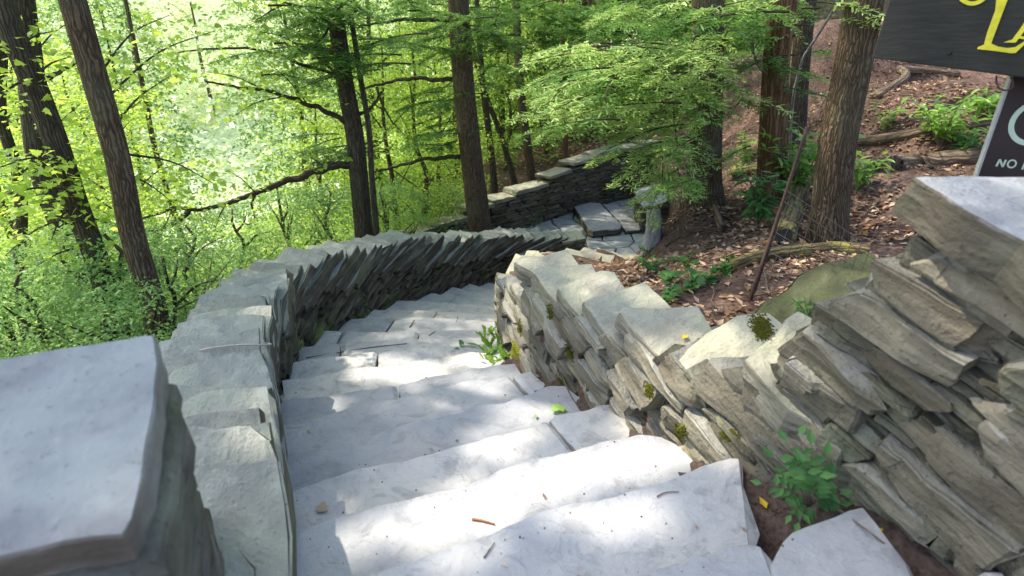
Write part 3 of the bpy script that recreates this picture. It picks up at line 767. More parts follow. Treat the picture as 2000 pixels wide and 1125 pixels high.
a = Acc(); poly = [onplane(x, y, Pc, nm) for x, y in [(1782,343),(1840,341),(1925,342),(2040,342),(2250,365),(2450,520),(2350,700),(2150,600),(2040,505),(2000,472),(1945,445),(1885,412),(1845,382),(1805,360)]]
V, f = outline_stone(a, poly, nm, .118, rng, step=.035, jit=.006, top_amp=.004, ch=.008, taper=-.012, rough=.014, tint=.45)
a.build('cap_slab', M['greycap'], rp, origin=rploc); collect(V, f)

# ------------------------------------------------------------------ landing, far wall
LZ = -2.6
rng = np.random.RandomState(8)
a = Acc(); a.add([(-2, 10.3, LZ - .03), (6, 10.3, LZ - .03), (6, 18.5, LZ - .03), (-2, 18.5, LZ - .03)], np.array([[0, 1, 2, 3]]))
o = a.build('landing_bed', M['soil'], smooth=False); tag(o, kind='structure')
a = Acc()
# irregular flags: jittered grid of quads with a shared jitter
gx = np.arange(-.4, 3.8, .52); gy = np.arange(10.6, 17.6, .58)
J = rng.uniform(-.19, .19, (len(gx) + 1, len(gy) + 1, 2))
for i in range(len(gx) - 1):
    for j in range(len(gy) - 1):
        c4 = np.array([[gx[i + a_] + J[i + a_, j + b_, 0], gy[j + b_] + J[i + a_, j + b_, 1]] for a_, b_ in ((0, 0), (1, 0), (1, 1), (0, 1))])
        if rng.rand() < .2: 
            pass
        cc = c4.mean(0); c4 = cc + (c4 - cc) * .93
        outline_stone(a, np.concatenate([c4, np.full((4, 1), LZ + .01 + rng.uniform(-.006, .006))], 1), (0, 0, 1), .05, rng, step=.12, jit=.02, ch=.008, tint=rng.uniform(.3, .8))
o = a.build('landing_paving', M['paving']); tag(o, kind='structure')
# two thick resting slabs on the landing
def landing_slab(pxs, z, th, label, mat):
    poly = np.array([atz(x, y, z) for x, y in pxs]); c = poly.mean(0); a = Acc()
    outline_stone(a, poly, (0, 0, 1), th, rng, step=.1, jit=.02, ch=.03, tint=.55, rough=.03)
    o = a.build('stone_slab', mat, origin=c); tag(o, label, 'stone slab'); return o
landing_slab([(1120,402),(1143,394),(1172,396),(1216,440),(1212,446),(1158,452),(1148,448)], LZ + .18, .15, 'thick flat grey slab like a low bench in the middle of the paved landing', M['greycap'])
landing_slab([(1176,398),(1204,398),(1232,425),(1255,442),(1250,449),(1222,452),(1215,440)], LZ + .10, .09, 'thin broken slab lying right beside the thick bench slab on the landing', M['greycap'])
# far wall
def zat(Yv, py):
    k = -(py - 562.5) / F; return 1.75 + Yv * (k * cp - sp) / (cp + k * sp)
FW = [(x_, y_, zat(y_, py_)) for x_, y_, py_ in [(-2.2, 11.4, 462), (-1.45, 12.2, 441), (-.5, 13.1, 398), (.45, 13.9, 367), (1.05, 14.5, 343), (1.74, 15.2, 316), (2.5, 15.9, 297), (3.3, 16.5, 287), (4.2, 17.0, 280)]]
PF = Path([q[:2] for q in FW]); 
def topF(s):
    t_ = topfn(PF, FW)(s); return np.floor(t_ / .07) * .07
fwall = thing('parapet_wall', 'dark coursed stone wall curving behind the landing with stepped flat caps', 'wall', (1, 15, LZ)); floc = np.array([1, 15, LZ])
rng = np.random.RandomState(17)
face, _ = make_wall(fwall, PF, 1, lambda s: topfn(PF, FW)(s) - .08, lambda s: s * 0 + LZ - .3, .42, 0, PF.L, (.05, .10), (.22, .6), rng, None, None, caps=False, proud=.025, tilt=.03)
face.build('stonework', M['wall_dark'], fwall, origin=floc)
wall_core(PF, 1, lambda s: topfn(PF, FW)(s) - .1, lambda s: s * 0 + LZ, .42, 0, PF.L, .03, M['core'], fwall, floc, .04)
s_ = 0.
while s_ < PF.L - .1:
    L = rng.uniform(.55, 1.1); a = Acc(); zc = float(topfn(PF, FW)(np.array([s_ + L * .5]))[0]) + rng.uniform(-.02, .05)
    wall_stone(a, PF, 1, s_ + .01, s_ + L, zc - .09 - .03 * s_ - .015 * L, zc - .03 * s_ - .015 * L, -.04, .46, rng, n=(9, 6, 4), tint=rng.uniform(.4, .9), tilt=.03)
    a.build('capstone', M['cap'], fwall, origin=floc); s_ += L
# small dark pillar at the end of the landing, low edge wall
pc = atz(1240, 450, LZ); pc[1] = 13.9; pc[0] = 3.35
ep = thing('stone_pillar', 'short dark end pillar with rounded cap stone at the far right of the landing', 'pillar', (pc[0], pc[1], LZ)); eloc = np.array([pc[0], pc[1], LZ])
a = Acc(); z = 0
sq = np.array([(-.3, -.55, 0), (.35, -.5, 0), (.4, .6, 0), (-.25, .62, 0)])
while z < .62:
    th = rng.uniform(.07, .12); outline_stone(a, eloc + sq * rng.uniform(.92, 1.04) + [0, 0, z + th], (0, 0, 1), th - .01, rng, step=.1, jit=.03, ch=.02, tint=rng.uniform(.2, .7)); z += th
a.build('stonework', M['wall_dark'], ep, origin=eloc)
a = Acc(); outline_stone(a, eloc + np.array([(-.36, -.6, 0), (-.1, -.72, 0), (.3, -.55, 0), (.42, .2, 0), (.3, .7, 0), (-.25, .7, 0), (-.42, .1, 0)]) + [0, 0, z + .15], (-.25, -.1, 1), .16, rng, step=.08, jit=.03, ch=.04, tint=.7)
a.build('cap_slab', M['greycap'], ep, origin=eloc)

# ------------------------------------------------------------------ terrain
CP = np.array([(2.91,5.15,.05),(1.46,3.86,-.02),(1.2,3.2,.1),(1.9,3.2,.25),(2.1,4.14,.18),(3.04,6.89,.0),(2.25,6.92,-.1),(3.91,5.99,.46),(7.04,9.51,1.08),(6.09,10.6,1.0),(7.8,15.4,2.1),(2.4,2.2,.55),(3.5,1.5,.8),(3,-2,.8),
 (1.0,5.2,-.38),(1.0,6.5,-.85),(1.6,7.5,-1.35),(2.2,8.3,-1.55),(2.6,9.5,-2.05),(3.2,10.5,-2.15),(3.9,11.8,-2.15),(4.5,14,-1.5),(5.5,17,-1.2),(6,13,-.1),(8,20,1.2),(15,12,3.8),(20,25,7),(12,30,3.5),
 (-1.9,1.5,-.35),(-2.5,2.5,-.6),(-2.9,4,-.85),(-3.1,6,-1.2),(-2.7,8,-1.6),(-2.0,10,-2.1),(-.9,11.3,-2.5),(-1.2,14,-2.9),(.2,16.5,-2.6),(-5,3,-1.7),(-6,7,-2.8),(-5,12,-3.7),(-3,16,-4.0),(0.3,18.6,-2.2),(3,20,-1.6),
 (-12,5,-6),(-12,15,-7.5),(-6,25,-7.5),(-20,12,-12),(-15,30,-12),(-25,25,-13),(-40,20,-8),(-35,40,-6),(-55,30,8),(-45,55,8),(-20,55,-2),(-25,75,14),(0,30,-3),(0,45,0),(0,60,6),(15,50,7),(0,80,16),(-70,60,22),(30,60,14),(40,30,12),(-3,-3,.1),(0,-4,.2),(-10,-3,-4),(-25,-3,-9),(20,-3,3)], float)
def th0(x, y):
    x = np.asarray(x, float); y = np.asarray(y, float)
    d2 = (x[..., None] - CP[:, 0]) ** 2 + (y[..., None] - CP[:, 1]) ** 2
    w = 1 / (d2 + .15) ** 1.7
    return (w * CP[:, 2]).sum(-1) / w.sum(-1)
cl = []
for s_ in np.linspace(0, 1, 120):
    a_, _ = PL.at(np.array([s_ * PL.L])); b_, _ = PR.at(np.array([s_ * PR.L])); cl.append(np.concatenate([a_[0], b_[0]]))
cl = np.array(cl)
LP = PL.p[::6]; RP = PR.p[::6]
poly_in = np.concatenate([LP, RP[::-1]])
def inside(x, y, pg):
    r = np.zeros(np.shape(x), bool)
    for (x0, y0), (x1, y1) in zip(pg, np.roll(pg, -1, 0)):
        c = ((y0 > y) != (y1 > y)); 
        with np.errstate(divide='ignore', invalid='ignore'):
            xi = (x1 - x0) * (y - y0) / (y1 - y0 if y1 != y0 else 1e-9) + x0
        r ^= c & (x < xi)
    return r
LAND = np.array([(-.4, 10.6), (2.2, 9.6), (3.6, 12), (4.0, 16.9), (2.6, 16.2), (.3, 14.0), (-1.6, 12.2)])
def th(x, y):
    x = np.asarray(x, float); y = np.asarray(y, float)
    z = th0(x, y)
    z = z + fbm(np.stack([x * .7, y * .7, x * 0], -1), 12, 3) * .10 + fbm(np.stack([x * 3, y * 3, x * 0], -1), 13, 2) * .025
    m_ = inside(x, y, poly_in) | (inside(x, y, np.array([(-.9, 1.5), (1.3, 1.5), (1.9, -2.5), (-1.2, -2.5)])))
    z = np.where(m_, np.minimum(z, -.15 - .36 * (y - 2)) - .55, z)
    z = np.where(inside(x, y, LAND), LZ - .25, z)
    z = np.where((x > .6) & (x < 3.3) & (y > 8.6) & (y < 12.2), np.minimum(z, -1.75 - .30 * (y - 9)), z)
    return z
def axis(a, b, near, n1, n2):
    # denser around the near range
    k = np.concatenate([np.linspace(a, near[0], n1, endpoint=False), np.linspace(near[0], near[1], n2), np.linspace(near[1], b, n1)[1:]]); return k
gx = axis(-90, 70, (-8, 10), 40, 150); gy = axis(-8, 110, (-2, 20), 45, 180)
gx = gx[(gx >= -90)]
X, Y = np.meshgrid(gx, gy, indexing='ij'); Z = th(X, Y)
n1, n2 = X.shape; i = np.arange(n1 - 1)[:, None] * n2; j = np.arange(n2 - 1)[None]
green = np.clip((-X - 4.5) / 6, 0, 1); green = np.maximum(green, np.clip((Y - 24) / 8, 0, 1)); green = np.maximum(green, .55 * ((X < -1.8) & (Y > 1)))
a = Acc(); a.add(np.stack([X, Y, Z], -1), np.stack([i + j, i + n2 + j, i + n2 + j + 1, i + j + 1], -1).reshape(-1, 4), None, green.ravel())
o = a.build('ground', M['ground']); tag(o, kind='structure')
ang = np.linspace(0, 1, 40); cxs = smooth_line([(-26, 8), (-18, 14), (-11, 20), (-9, 27), (-13, 36)], 40); tcx = np.gradient(cxs, axis=0); tcx /= np.linalg.norm(tcx, axis=1)[:, None]; wv = np.linspace(-2.2, 2.2, 9)
Q = cxs[:, None, :] + np.stack([-tcx[:, 1], tcx[:, 0]], 1)[:, None, :] * wv[None, :, None]
a = Acc(); n1, n2 = Q.shape[:2]; i = np.arange(n1 - 1)[:, None] * n2; j = np.arange(n2 - 1)[None]
a.add(np.concatenate([Q, (th(Q[..., 0], Q[..., 1]) + .16)[..., None]], -1), np.stack([i + j, i + n2 + j, i + n2 + j + 1, i + j + 1], -1).reshape(-1, 4))
o = a.build('glare_strip', plain_mat('pale_glare', (.55, .56, .5), (.82, .82, .76), 3, .8)); tag(o, kind='structure')  # added pale strip standing in for glare on the gorge slope
def gz(x, y): return float(th(np.array([x]), np.array([y]))[0])

# ------------------------------------------------------------------ foliage primitives
LEAFS = {
 'leaf': (np.array([(0, 0, 0), (.38, .26, .05), (1, 0, -.06), (.38, -.26, .05)]), np.array([[0, 3, 2, 1]])),
 'lance': (np.array([(0, 0, 0), (.3, .13, .03), (.65, .12, .02), (1, 0, -.10), (.65, -.12, .02), (.3, -.13, .03), (.3, 0, -.01), (.65, 0, -.03)]), np.array([[0, 6, 1, 1], [0, 5, 6, 6], [6, 7, 2, 1], [5, 4, 7, 6], [7, 3, 2, 2], [4, 3, 7, 7]])),
 'needle': (np.array([(0, .07, 0), (0, -.07, 0), (.75, -.115, -.04), (1, 0, -.08), (.75, .115, -.04)]), np.array([[0, 1, 2, 3, 4]])),
 'maple': (np.array([(0, 0, 0), (.10, .30, .03), (.02, .50, .0), (.32, .36, .03), (.48, .52, .0), (.58, .22, .03), (.72, .24, 0), (1, 0, -.08), (.72, -.24, 0), (.58, -.22, .03), (.48, -.52, 0), (.32, -.36, .03), (.02, -.50, 0), (.10, -.30, .03)]), np.array([list(range(14))[::-1]])),
}
def frames(nrml, tang):
    nrml = nrml / (np.linalg.norm(nrml, axis=1)[:, None] + 1e-9)
    tang = tang - nrml * (tang * nrml).sum(1)[:, None]; tang = tang / (np.linalg.norm(tang, axis=1)[:, None] + 1e-9)
    return nrml, tang, np.cross(nrml, tang)
def add_leaves(acc, C, nrml, tang, size, shape='leaf', mi=0):
    n = len(C)
    if n == 0: return
    L, Fc = LEAFS[shape]
    if shape == 'lance': Fq = [Fc[[2, 3]], np.array([[0, 6, 1], [0, 5, 6], [7, 3, 2], [4, 3, 7]])]
    else: Fq = [Fc]
    nn, tt, bb = frames(nrml, tang); size = np.broadcast_to(size, (n,))
    V = C[:, None, :] + size[:, None, None] * (L[None, :, 0, None] * tt[:, None] + L[None, :, 1, None] * bb[:, None] + L[None, :, 2, None] * nn[:, None])
    k = len(L); o_ = (np.arange(n) * k)[:, None, None]
    acc.add(V.reshape(-1, 3), [(f[None] + o_).reshape(-1, f.shape[1]) for f in Fq], mi=mi)
def rand_dirs(rng, n):
    v = rng.normal(0, 1, (n, 3)); return v / np.linalg.norm(v, axis=1)[:, None]

def cluster_leaves(acc, centers, rad, per, size, rng, flat=.22, jitter=.55, shape='leaf', mi=0):
    centers = np.asarray(centers); n = len(centers)
    d = rng.normal(0, .45, (n, per, 3)) * np.array([1, 1, flat])
    rad = np.broadcast_to(rad, (n,))
    C = centers[:, None] + d * rad[:, None, None]
    C[..., 2] -= (d[..., 0] ** 2 + d[..., 1] ** 2) * rad[:, None] * .25
    C = C.reshape(-1, 3); m_ = len(C)
    nr = np.array([0, 0, 1.]) + rng.normal(0, jitter, (m_, 3)); tg = np.concatenate([d.reshape(-1, 3)[:, :2], np.full((m_, 1), -.25)], 1) + rng.normal(0, .4, (m_, 3))
    add_leaves(acc, C, nr, tg, size * rng.uniform(.6, 1.25, m_), shape, mi)
def limbs(acc, start, ends, rng, r0=.03, mi=0):
    for e in ends:
        s = np.asarray(start if np.ndim(start) == 1 else start[rng.randint(len(start))]); e = np.asarray(e); m_ = (s + e) / 2 + rng.normal(0, .12, 3) * np.linalg.norm(e - s) * .5
        V, f, S = tube(smooth_line([s, m_, e], 7), np.linspace(r0, r0 * .2, 7), 5, cap=False); acc.add(V, f, S, mi=mi)

# hemlock bough: flat drooping spray
def bough(acc, wood, p0, az, length, droop, rng, size=1.0, lift=.05, mi=0):
    d = np.array([math.cos(az), math.sin(az), 0]); side = np.array([-d[1], d[0], 0])
    n = 14; t = np.linspace(0, 1, n)
    bend = rng.uniform(-.15, .15)
    axis_ = p0 + d * (t * length)[:, None] + side * (bend * length * t ** 2)[:, None] + np.array([0, 0, 1.]) * (lift * length * t - droop * length * t ** 2)[:, None]
    V, f, S = tube(axis_, np.linspace(.012, .003, n) * (length / 1.4) ** .7, 4, cap=False); wood.add(V, f, S)
    k = int(length / .055); ts = rng.uniform(.12, 1, k); sd = np.where(np.arange(k) % 2, 1., -1.)
    B = np.stack([np.interp(ts, t, axis_[:, i]) for i in range(3)], 1)
    ln = np.minimum(length * .42 * (1.08 - ts) ** .75, .6) * rng.uniform(.6, 1.15, k) * (np.clip(ts * 4, .35, 1)) + .06
    dirs = d[None] * rng.uniform(.55, 1.0, k)[:, None] + side[None] * sd[:, None] + np.array([0, 0, 1.])[None] * rng.uniform(-.32, .02, k)[:, None]
    dirs /= np.linalg.norm(dirs, axis=1)[:, None]
    Cs, Ts, Ns, Sz = [], [], [], []
    for b, dv, L in zip(B, dirs, ln):
        m_ = max(3, int(L / .015)); u = (np.arange(m_) + rng.uniform(0, 1, m_)) / m_
        pp = b + dv * (u * L)[:, None] + np.array([0, 0, -1.]) * (u ** 2 * L * .28)[:, None]
        q = np.cross([0, 0, 1.], dv); q /= np.linalg.norm(q) + 1e-9
        s2 = np.where(np.arange(m_) % 2, 1., -1.)[:, None]
        tv = dv * .75 + q * s2 * rng.uniform(.5, 1.1, (m_, 1)) + np.array([0, 0, -.22])
        Cs.append(pp); Ts.append(tv); Ns.append(np.array([0, 0, 1.]) + rng.normal(0, .28, (m_, 3))); Sz.append((.072 * (1 - .55 * u) + .02) * rng.uniform(.7, 1.2, m_))
    add_leaves(acc, np.concatenate(Cs), np.concatenate(Ns), np.concatenate(Ts), np.concatenate(Sz) * size, 'needle', mi)

# ------------------------------------------------------------------ trees
class Tree: pass
TREES = {}
def trunk_tree(name, cat, label, pts, Y, wpx, mat, height=13, group=None, branches=(), flare=1.5, key=None, gbase=True):
    """trunk follows the picture's outline in the upright plane at distance Y, then carries on to its top"""
    P3 = [atY(x, y, Y) for x, y in pts]            # top .. base
    P3 = P3[::-1]                                   # base .. up
    dep = (P3[0] - CAM)[1] * cp - (P3[0] - CAM)[2] * sp
    base = P3[0].copy(); g = gz(base[0], base[1])
    d0 = nrm(P3[1] - P3[0])
    if base[2] > g - .2: P3 = [base + d0 * (g - .25 - base[2]) / max(.3, d0[2])] + P3
    else: P3[0] = P3[1] + d0 * (g - .25 - P3[1][2]) / max(.3, d0[2])
    gp = P3[0] + d0 * .25
    up = nrm(P3[-1] - P3[-2]); last = P3[-1]; top = g + height
    n_up = 5
    for q in range(1, n_up + 1):
        up = nrm(up * .8 + np.array([0, 0, .2])); last = last + up * max(.3, (top - P3[-1][2]) / n_up) if q == 1 else last + up * max(.3, (top - zstart) / n_up)
        if q == 1: zstart = P3[-1][2]
        P3.append(last)
    n = int(height / .16); line = smooth_line(P3, n)
    mid = atY(*pts[min(2, len(pts) - 2)], Y); depm = mid[1] * cp - (mid[2] - CAM[2]) * sp
    r0 = wpx / F * depm / 2 / max(.6, 1.05 - .75 * max(0, mid[2] - g) / height)
    h = (line[:, 2] - g) / height
    rad = r0 * np.clip(1.05 - .75 * h, .08, 2) * (1 + (flare - 1) * np.exp(-np.clip(line[:, 2] - g, 0, 9) / .18))
    root = thing(name, label, cat, gp, group); loc = np.array(root.location)
    a = Acc(); seed = random.randrange(999)
    V, f, S = tube(line, rad, 22 if wpx > 25 else 12, .07, seed); a.add(V, f, S)
    a.build('trunk', mat, root, origin=loc)
    T = Tree(); T.root = root; T.loc = loc; T.line = line; T.Y = Y; T.mat = mat; T.rad = rad; T.leaf = Acc(); T.wood = Acc(); T.label = label
    for br in branches:
        pts_, w0, w1 = br[:3]; dy = br[3] if len(br) > 3 else 0
        q = np.array([atY(x, y, Y + dy * i / (len(pts_) - 1)) for i, (x, y) in enumerate(pts_)])
        n_ = 10 * len(pts_); q = smooth_line(q, n_); ww = np.linspace(w0, w1, n_) / F * dep / 2
        q = q + np.stack([fbm(np.stack([np.arange(n_) * .35, np.full(n_, c_ * 9.), np.full(n_, seed)], 1), 3, 2) for c_ in range(3)], 1) * ww[:, None] * .5
        a = Acc(); V, f, S = tube(q, ww, 8, .1, seed); a.add(V, f, S); a.build('branch', br[4] if len(br) > 4 else M['bark_dark'], root, origin=loc)
    TREES[key or name + str(len(TREES))] = T
    return T

tree = trunk_tree
tree('broadleaf_tree', 'tree', 'dark slim leaning tree, second trunk from the left edge crossing in front of another', [(-2,-20),(15,40),(60,150),(118,300),(150,400),(200,540),(222,640)], 4.6, 43, M['bark_dark'], 12, key='T1')
tree('broadleaf_tree', 'tree', 'thick dark upright tree standing behind the leaning tree at far left', [(40,-20),(62,155),(80,311),(143,498),(170,640)], 6.2, 44, M['bark_dark'], 13, key='T0', branches=[([(66,170),(100,150),(150,120)],10,4)])
tree('broadleaf_tree', 'tree', 'sunlit brown tree with ridged bark leaning left above the left parapet', [(136,-20),(160,60),(187,155),(230,311),(261,467),(299,591),(320,690)], 4.3, 46, M['bark'], 12, key='T2')
tree('sapling', 'tree', 'thin crooked sapling at the extreme left edge', [(2,-20),(4,93),(6,250),(30,320),(40,550),(55,670)], 6.5, 20, M['bark_dark'], 9, key='T3', flare=1.1)
tree('sapling', 'tree', 'slim pale young trunk standing in the bright gap below the left parapet', [(285,200),(298,270),(350,448),(392,590)], 9.5, 11, M['bark'], 7, key='T4', flare=1.1)
tree('hemlock_tree', 'tree', 'hemlock with long bare limb reaching left over the gap', [(648,-20),(657,40),(675,170),(692,260),(701,350),(715,500)], 8.7, 34, M['bark_dark'], 14, key='T5', branches=[
    ([(697,320),(640,330),(570,350),(500,378),(440,400),(385,410),(350,405),(300,420),(250,432)],15,3,-1.2),
    ([(372,409),(355,428),(330,442),(280,453),(200,452)],11,2,-.5),
    ([(500,378),(492,400),(497,425),(488,438),(470,436)],5,2),
    ([(690,248),(650,225),(600,203),(560,188),(520,178),(470,172),(400,158)],10,3,-.6),
    ([(672,165),(630,120),(610,105),(640,60),(655,0)],6,3), ([(664,60),(600,20),(560,10),(500,40)],5,2,-.5),
    ([(676,150),(600,130),(520,100),(420,95),(330,105)],6,2,-.8),([(690,230),(720,215),(745,180)],7,4)])
tree('sapling', 'tree', 'thin dark stem rising close beside the limb-bearing hemlock', [(690,60),(707,170),(720,249),(727,349),(740,500)], 8.6, 11, M['bark_dark'], 8, key='T6', flare=1.1)
tree('hemlock_tree', 'tree', 'stout straight brown trunk in the centre rising behind the left parapet', [(895,-20),(897,40),(905,150),(917,270),(937,435),(945,500)], 11.4, 42, M['bark'], 15, key='T7', branches=[
    ([(900,306),(850,309),(800,318),(760,328),(725,338)],8,4),
    ([(898,156),(840,155),(780,155),(740,165),(712,172)],8,4),([(735,170),(745,200),(762,232),(792,265)],5,1.5),([(884,40),(830,38),(760,42),(700,50)],8,3)])
tree('broadleaf_tree', 'tree', 'slender tree standing just behind the far wall, right of the central trunk', [(1007,-20),(1011,90),(1023,234),(1038,344),(1042,380)], 17.5, 17, M['bark'], 13, key='T8', flare=1.2)
tree('broadleaf_tree', 'tree', 'thin reddish straight trunk behind the middle of the far wall', [(1097,-20),(1100,140),(1105,310),(1106,340)], 18.5, 11, M['bark_red'], 13, key='T9', flare=1.1)
tree('broadleaf_tree', 'tree', 'thin twin-like stem, left one, behind the right end of the far wall', [(1151,-20),(1155,115),(1146,290)], 20, 9, M['bark'], 13, key='T10', flare=1.1)
tree('broadleaf_tree', 'tree', 'thin stem, right one of a close pair behind the far wall', [(1163,-20),(1165,115),(1152,290)], 20.4, 9, M['bark'], 13, key='T10b', flare=1.1)
tree('broadleaf_tree', 'tree', 'dark small tree directly right of the central trunk', [(935,60),(942,154),(953,249),(963,334),(966,380)], 15.5, 13, M['bark_dark'], 9, key='T11', flare=1.1)
tree('broadleaf_tree', 'tree', 'little tree slanting down to the right behind the far wall', [(930,120),(950,190),(975,255),(995,320),(1003,350)], 16.5, 11, M['bark_dark'], 8, key='T11b', flare=1.1)
tree('hemlock_tree', 'tree', 'hemlock whose bright green boughs hang over the landing', [(1383,-20),(1382,100),(1378,230),(1375,350),(1374,372)], 7.0, 62, M['bark'], 14, key='T12')
tree('hemlock_tree', 'tree', 'thick reddish trunk in the middle of the hillside, plants at its foot', [(1533,-20),(1517,114),(1511,228),(1508,350),(1510,380)], 6.9, 50, M['bark_red'], 15, key='T13', branches=[
    ([(1500,150),(1476,118),(1468,60),(1470,10)],7,3,-.3,M['bark_grey'])])
tree('hemlock_tree', 'tree', 'dark trunk half hidden behind the thick reddish trunk', [(1578,-20),(1568,80),(1560,180),(1556,260)], 9.6, 36, M['bark_dark'], 14, key='T14')
tree('hemlock_tree', 'tree', 'large brown tree with deeply furrowed bark beside the sign board', [(1693,-20),(1665,142),(1641,256),(1624,380),(1618,450),(1616,478)], 5.05, 66, M['bark'], 14, key='T15', flare=1.35)
tree('dead_sapling', 'tree', 'bare grey dead sapling between the two big trunks on the hillside', [(1650,-20),(1598,68),(1570,110),(1556,154),(1545,245),(1543,290)], 7.4, 5, M['bark_grey'], 5, key='T16', flare=1.0)
tree('dead_sapling', 'tree', 'bare grey dead stem among the hemlock boughs', [(1360,-20),(1362,75),(1364,200),(1366,300)], 8.5, 12, M['bark_grey'], 6, key='T17', flare=1.0)

# hemlock boughs in sight
rng = np.random.RandomState(41)
def boughs_at(T, spots, leafmat_i=0, size=1.0):
    for (px_, py_, Y, L, az) in spots:
        tip = atY(px_, py_, Y)
        p0 = tip - np.array([math.cos(az), math.sin(az), 0]) * L * .75 + np.array([0, 0, .04 * L])
        bough(T.leaf, T.wood, p0, az, L, rng.uniform(.12, .30), rng, size, rng.uniform(.0, .10), leafmat_i)
# T12: wide fan toward the camera and left
T = TREES['T12']
sp_ = []
for _ in range(36):
    px_ = rng.uniform(1060, 1470); py_ = rng.uniform(70, 385)
    if px_ < 1200 and not (100 < py_ < 255): continue
    if py_ > 320 and not (1230 < px_ < 1390): continue
    if px_ > 1420 and py_ > 240: continue
    Y = rng.uniform(5.0, 7.2); sp_.append((px_, py_, Y, rng.uniform(.7, 1.4), math.radians(rng.uniform(165, 255)) if px_ < 1330 else math.radians(rng.uniform(215, 380))))
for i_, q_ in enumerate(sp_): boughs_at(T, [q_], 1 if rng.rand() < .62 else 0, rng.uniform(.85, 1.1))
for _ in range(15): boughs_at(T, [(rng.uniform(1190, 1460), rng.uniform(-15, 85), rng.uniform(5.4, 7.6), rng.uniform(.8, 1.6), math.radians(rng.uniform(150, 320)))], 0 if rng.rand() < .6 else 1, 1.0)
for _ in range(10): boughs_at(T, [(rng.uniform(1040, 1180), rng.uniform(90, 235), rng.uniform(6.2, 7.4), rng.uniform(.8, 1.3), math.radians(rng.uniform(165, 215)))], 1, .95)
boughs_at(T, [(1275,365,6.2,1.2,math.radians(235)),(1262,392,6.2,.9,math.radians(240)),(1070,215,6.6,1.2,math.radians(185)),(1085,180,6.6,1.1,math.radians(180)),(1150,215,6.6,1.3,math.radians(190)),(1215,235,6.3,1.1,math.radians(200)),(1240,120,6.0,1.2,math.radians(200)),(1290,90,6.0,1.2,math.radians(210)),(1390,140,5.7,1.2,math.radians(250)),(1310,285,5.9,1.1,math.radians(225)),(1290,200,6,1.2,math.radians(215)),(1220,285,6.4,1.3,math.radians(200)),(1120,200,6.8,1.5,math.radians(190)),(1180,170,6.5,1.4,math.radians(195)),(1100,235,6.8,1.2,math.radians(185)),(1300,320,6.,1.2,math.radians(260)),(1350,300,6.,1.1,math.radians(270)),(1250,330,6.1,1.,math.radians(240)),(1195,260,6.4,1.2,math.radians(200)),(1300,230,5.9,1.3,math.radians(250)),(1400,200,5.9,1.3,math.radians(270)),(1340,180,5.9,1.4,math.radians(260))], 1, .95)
boughs_at(TREES['T13'], [(1440,120,6.4,1.2,math.radians(210)),(1590,140,6.4,.8,math.radians(300)),(1430,60,6.4,1.3,math.radians(200)),(1480,30,6.2,1.2,math.radians(240)),(1600,180,6.6,.6,math.radians(330))], 0)
boughs_at(TREES['T15'], [(1725,10,4.9,.7,math.radians(-20)),(1730,40,4.9,.5,math.radians(-40))], 1)
def fill(T, n, x0, x1, y0, y1, Y0, Y1, mi=0, L=(.8, 1.8), az=(0, 360), size=1.0):
    for _ in range(n):
        boughs_at(T, [(rng.uniform(x0, x1), rng.uniform(y0, y1), rng.uniform(Y0, Y1), rng.uniform(*L), math.radians(rng.uniform(*az)))], mi, size)
fill(TREES['T5'], 22, 600, 720, -20, 170, 7.6, 9.5, 0)
fill(TREES['T5'], 10, 380, 620, 20, 120, 7.2, 8.8, 0, (.7, 1.3), (150, 240))
fill(TREES['T5'], 8, 540, 680, 240, 330, 8.5, 9.5, 0, (.7, 1.2), (150, 240))
fill(TREES['T7'], 26, 780, 1000, -20, 110, 10.5, 12.5, 0)
fill(TREES['T7'], 16, 770, 900, 170, 300, 10.8, 12.5, 0, (.8, 1.5), (150, 260))
fill(TREES['T8'], 30, 930, 1150, 0, 200, 13, 18, 0, (1, 2), (0, 360), 1.4)
fill(TREES['T9'], 26, 1050, 1250, -10, 170, 12, 19, 0, (1, 2), (0, 360), 1.5)
fill(TREES['T14'], 16, 1380, 1560, -10, 110, 8.5, 11, 0, (.8, 1.6))

# maple sprays hanging in from the left (leaves seen one by one)
def spray(T, px0, py0, px1, py1, Y0, Y1, n, size, rng, width=.35, mi=2, shape='maple', wood=True):
    a_, b_ = atY(px0, py0, Y0), atY(px1, py1, Y1); L = np.linalg.norm(b_ - a_)
    q = smooth_line([a_, (a_ + b_) / 2 + np.array([0, 0, .08 * L]), b_], 10)
    if wood:
        V, f, S = tube(q, np.linspace(.012, .003, 10), 5, cap=False); T.wood.add(V, f, S)
    t = rng.uniform(.05, 1.05, n); C = np.stack([np.interp(t, np.linspace(0, 1, 10), q[:, i]) for i in range(3)], 1)
    o_ = rng.normal(0, .5, (n, 3)) * np.array([1, 1, .28]) * width; C = C + o_
    nr = np.array([0, 0, 1.]) + rng.normal(0, .42, (n, 3)); tg = o_ + (b_ - a_) * .15 + np.array([0, 0, -.12]) + rng.normal(0, .08, (n, 3))
    add_leaves(T.leaf, C, nr, tg, size * rng.uniform(.6, 1.2, n), shape, mi)
